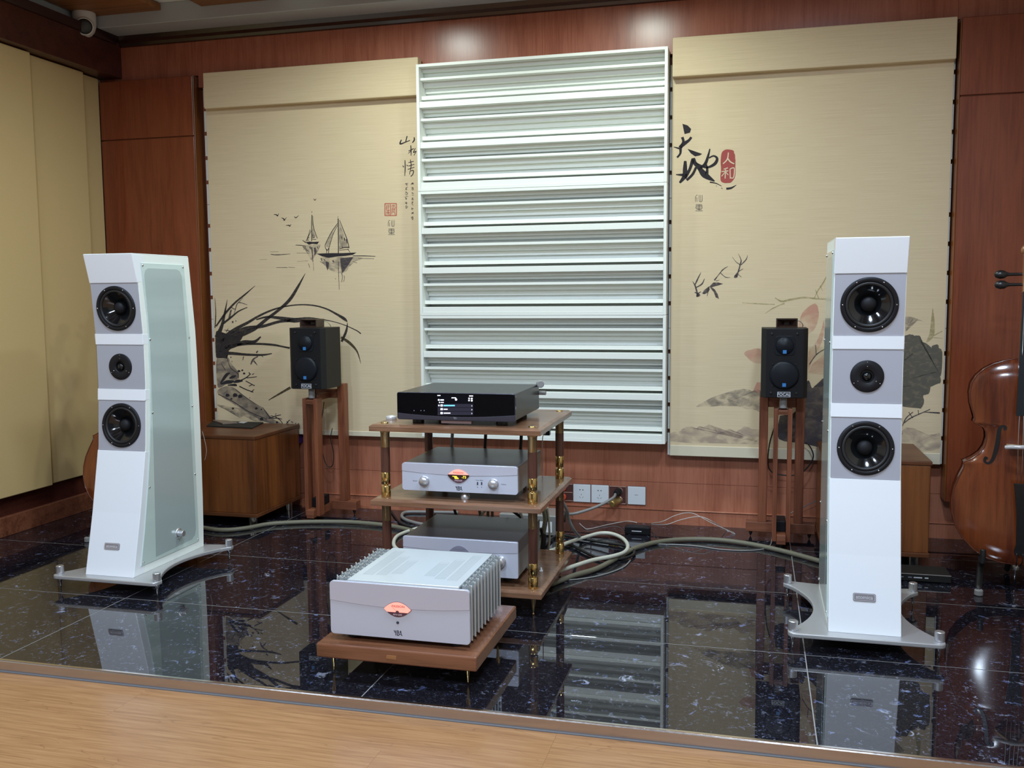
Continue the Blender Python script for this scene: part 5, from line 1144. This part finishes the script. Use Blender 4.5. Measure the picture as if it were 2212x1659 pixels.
# ================================================================== FLOOR BOXES AND CABLES
t = thing('power_strip', 'silver power conditioner box on the floor behind the rack', 'power strip', (.66, -.12, 0))
b = MB(); b.box(.46, .735, -.235, -.07, .006, .098, .004); part('case', b, 'strip_silver', t)
b = MB(); b.cyl((.735, -.15, .078), (1, 0, 0), .026, .022, 28, .003); part('end_ring', b, 'case_dark_side', t)
b = MB(); b.box(.50, .71, -.2365, -.235, .02, .07, .001); part('label_plate', b, 'socket_white', t)
for x in (.49, .70):
    for y in (-.21, -.10):
        b = MB(); b.cyl((x, y, 0), (0, 0, 1), .01, .0065, 12); part('foot', b, 'rubber', t)
t = thing('network_box', 'small black box with a white mark on the floor by the wall', 'network box', (1.09, -.09, 0))
a_, c_ = at(1352, 1149, Z=0), at(1407, 1150, Z=0); 
b = MB(); b.box(a_.x, c_.x, -.112, -.062, .002, .036, .003); part('case', b, 'speaker_black', t)
b = MB(); b.box(a_.x+.033, a_.x+.078, -.1128, -.112, .016, .0195); part('label', b, 'tag_text', t)
for x in (a_.x+.012, c_.x-.012):
    b = MB(); b.cyl((x, -.087, 0), (0, 0, 1), .006, .0025, 10); part('foot', b, 'rubber', t)
# plug block hanging beside the rack
p = at(1181, 935, Y=-.74); t = thing('hanging_adapter', 'small black adapter hanging behind the top rack shelf', 'adapter', tuple(p))
b = MB(); b.box(p.x-.014, p.x+.014, p.y-.012, p.y+.012, p.z-.009, p.z+.010, .002); part('body', b, 'case_black', t)
b = MB(); b.cyl((p.x-.006, p.y-.012, p.z), (0, -1, 0), .005, .004, 14, .001); part('plug_tip', b, 'silver', t)
b = MB(); b.tube([(p.x-.006, p.y-.016, p.z), (p.x-.012, p.y-.024, p.z-.02), (p.x-.014, p.y-.02, p.z-.12), (p.x-.016, p.y-.01, p.z-.26)], .0018, 6); part('lead', b, 'cable_thin', t)

cable('speaker_cable', 'thick olive hose cable from the glass-sided speaker to the rack', fl(((395,1128),(440,1140),(482,1145),(530,1141),(580,1132),(640,1128),(700,1127),(760,1128),(820,1133),(860,1139),(905,1150)), .011), .0105, 'cable_olive')
cable('speaker_cable', 'thick olive hose cable from the rack to the speaker by the cello', fl(((1190,1262),(1240,1243),(1290,1228),(1335,1204),(1372,1184),(1420,1171),(1480,1165),(1550,1166),(1620,1175),(1690,1190),(1750,1206),(1805,1222)), .011), .0105, 'cable_olive')
P = [at(1150,1200,Z=.05), at(1195,1188,Z=.04), at(1225,1173,Z=.03), at(1262,1161,Z=.02), at(1295,1152,Z=.018), at(1322,1153,Z=.018), at(1345,1163,Z=.018), at(1356,1178,Z=.018), at(1350,1192,Z=.02), at(1325,1201,Z=.03), at(1280,1210,Z=.034), at(1245,1221,Z=.034), at(1215,1231,Z=.034), at(1180,1243,Z=.036)]
cable('power_cable', 'thick white power cord looping out from the rack', [tuple(p) for p in P], .0085, 'cable_white')
P = [at(1150,1210,Z=.01), at(1200,1158,Z=.009), at(1250,1163,Z=.009), at(1300,1171,Z=.009), at(1345,1178,Z=.009), at(1368,1188,Z=.009), at(1366,1200,Z=.009), at(1340,1207,Z=.009), at(1300,1208,Z=.009), at(1262,1192,Z=.009), at(1235,1178,Z=.009), at(1205,1172,Z=.009)]
cable('signal_cable', 'dark grey cable coiled under the white power cord', [tuple(p) for p in P], .0065, 'cable_black')
cable('power_cable', 'grey cord curving from the dark plug down to the silver box', [(.956, YW-.06, .146), tuple(at(1325,1075,Y=.02)), tuple(at(1305,1087,Y=-.02)), tuple(at(1280,1098,Y=-.05)), tuple(at(1255,1106,Y=-.08)), tuple(at(1238,1110,Y=-.10)), tuple(at(1222,1111,Y=-.13))], .0068, 'cable_grey')
cable('thin_wire', 'thin white wire from the silver box to the small black box', [tuple(at(1222,1100,Y=-.12)), tuple(at(1240,1118,Z=.004)), tuple(at(1262,1140,Z=.004)), tuple(at(1275,1142,Z=.004)), tuple(at(1310,1134,Z=.004)), tuple(at(1340,1128,Z=.012)), tuple(at(1358,1126,Z=.034)), tuple(at(1376,1129,Z=.036))], .0020, 'cable_thin')
cable('thin_wire', 'thin white wire arching from the small black box to the floor', [tuple(at(1407,1131,Z=.022)), tuple(at(1432,1126,Y=-.06)), tuple(at(1455,1115,Y=-.03)), tuple(at(1480,1108,Y=-.01)), tuple(at(1500,1110,Y=-.01)), tuple(at(1530,1126,Y=-.02)), tuple(at(1560,1140,Y=-.02)), tuple(at(1588,1152,Z=.003))], .0018, 'cable_thin')
cable('thin_wire', 'lower thin white wire from the small black box meeting the arching one', [tuple(at(1407,1133,Z=.018)), tuple(at(1440,1133,Y=-.06)), tuple(at(1470,1123,Y=-.05)), tuple(at(1510,1116,Y=-.05)), tuple(at(1540,1127,Y=-.05)), tuple(at(1570,1146,Z=.003)), tuple(at(1588,1154,Z=.003))], .0018, 'cable_thin')
cable('thin_wire', 'thin pale wire lying on the stone beside the olive hose', fl(((1360,1183),(1400,1176),(1440,1176),(1500,1179),(1560,1187),(1620,1189),(1660,1182),(1668,1160),(1666,1145)), .003), .0028, 'cable_grey')
cable('thin_wire', 'thin dark wire beside the rack foot on the black stone', fl(((1205,1254),(1250,1251),(1300,1242),(1345,1226),(1362,1210)), .003), .0028, 'cable_grey')
cable('signal_cable', 'black cable running down from behind the middle rack shelf', [tuple(at(1206,1068,Y=-.60)), tuple(at(1224,1100,Y=-.55)), tuple(at(1228,1120,Y=-.50)), tuple(at(1240,1145,Y=-.45)), tuple(at(1256,1164,Z=.008))], .0065, 'cable_grey')
cable('power_cable', 'white cord lying left of the rack behind its post', fl(((940,1200),(905,1198),(868,1192),(851,1178),(856,1160),(880,1148),(915,1138)), .009), .0085, 'cable_white')
cable('power_cable', 'grey cord looped on the floor behind the rack', fl(((940,1136),(905,1131),(875,1122),(868,1113),(880,1106),(930,1106),(990,1107)), .009), .0080, 'cable_grey')
cable('signal_cable', 'black cable on the floor left of the rack', fl(((845,1104),(858,1122),(868,1132),(885,1138),(910,1142)), .006), .0055, 'cable_black')
for k, (x, y0_, y1_, m_, lab) in enumerate(((978,930,972,'cable_grey','grey cable hanging behind the streamer, nearest its left side'), (1050,930,975,'cable_black','black cable hanging behind the streamer at its middle'), (1127,932,975,'cable_black','black cable hanging behind the streamer near the brass post'))):
    P = [at(x, y0_-20, Y=-.86), at(x-1, y0_+10, Y=-.85), at(x-3, y1_, Y=-.84), at(x-5, y1_+30, Y=-.85)]
    cable('hanging_cable', lab, [tuple(p) for p in P], .0065, m_, None)
for k, (x, dx, m_, lab) in enumerate(((982,5,'cable_black','black cable hanging under the middle shelf beside the rear post'), (1036,2,'cable_olive','olive cable under the middle shelf at its centre'), (1048,-12,'cable_white','white cable slanting under the middle shelf at its centre'), (1054,0,'cable_olive','second olive cable under the middle shelf beside the white one'), (1063,1,'cable_olive','third olive cable under the middle shelf beside two others'), (1105,22,'cable_black','black cable slanting under the middle shelf near the brass post'), (1122,6,'cable_white','white cable under the middle shelf near the brass post'))):
    P = [at(x-dx*.5, 1088, Y=-.84), at(x, 1102, Y=-.83), at(x+dx, 1120, Y=-.83), at(x+dx*1.6, 1150, Y=-.84)]
    cable('hanging_cable', lab, [tuple(p) for p in P], .0058, m_, None)
for k, (pts, r, m_, lab) in enumerate((((( 1172,1090),(1178,1120),(1174,1150),(1172,1180)), .010, 'cable_green', 'thick grey-green cable hanging between the two right rack posts'), (((1182,1095),(1186,1130),(1187,1165),(1184,1188)), .0045, 'cable_white', 'white cable hanging between the two right rack posts'), (((1170,1140),(1174,1160),(1172,1188)), .011, 'cable_black', 'thick black cable hanging beside the lowest shelf'))):
    cable('hanging_cable', lab, [tuple(at(x, y, Y=-.74)) for x, y in pts], r, m_, None)
cable('thin_wire', 'thin wire dangling beside the low brown cabinet edge', [tuple(at(x, y, Y=-.42)) for x, y in ((437,932),(443,955),(446,975),(442,995))], .0012, 'cable_thin')

# ================================================================== SECURITY CAMERA
q = Vector((-1.704, -.165, 2.535)); t = thing('security_camera', 'white dome security camera under the wooden ceiling panel', 'camera', tuple(q))
d = (CAM-q); d.z -= .2; d.normalize()
b = MB(); b.lathe([(.055, 0), (.056, -.006), (.056, -.045), (.054, -.068), (.047, -.090), (.034, -.107), (.018, -.116), (0, -.119)], q, (0, 0, 1), 36); part('housing', b, 'cam_white', t)
c = q+Vector((0, 0, -.062)); b = MB(); b.lathe([(.043, .028), (.045, .044), (.042, .0565), (.0365, .058)], c, d, 36, cap=False); part('lens_ring', b, 'cam_white', t)
b = MB(); b.lathe([(.0365, .030), (.0365, .056), (.030, .060), (.018, .0625), (0, .0635)], c, d, 32); part('lens', b, 'case_dark_side', t)
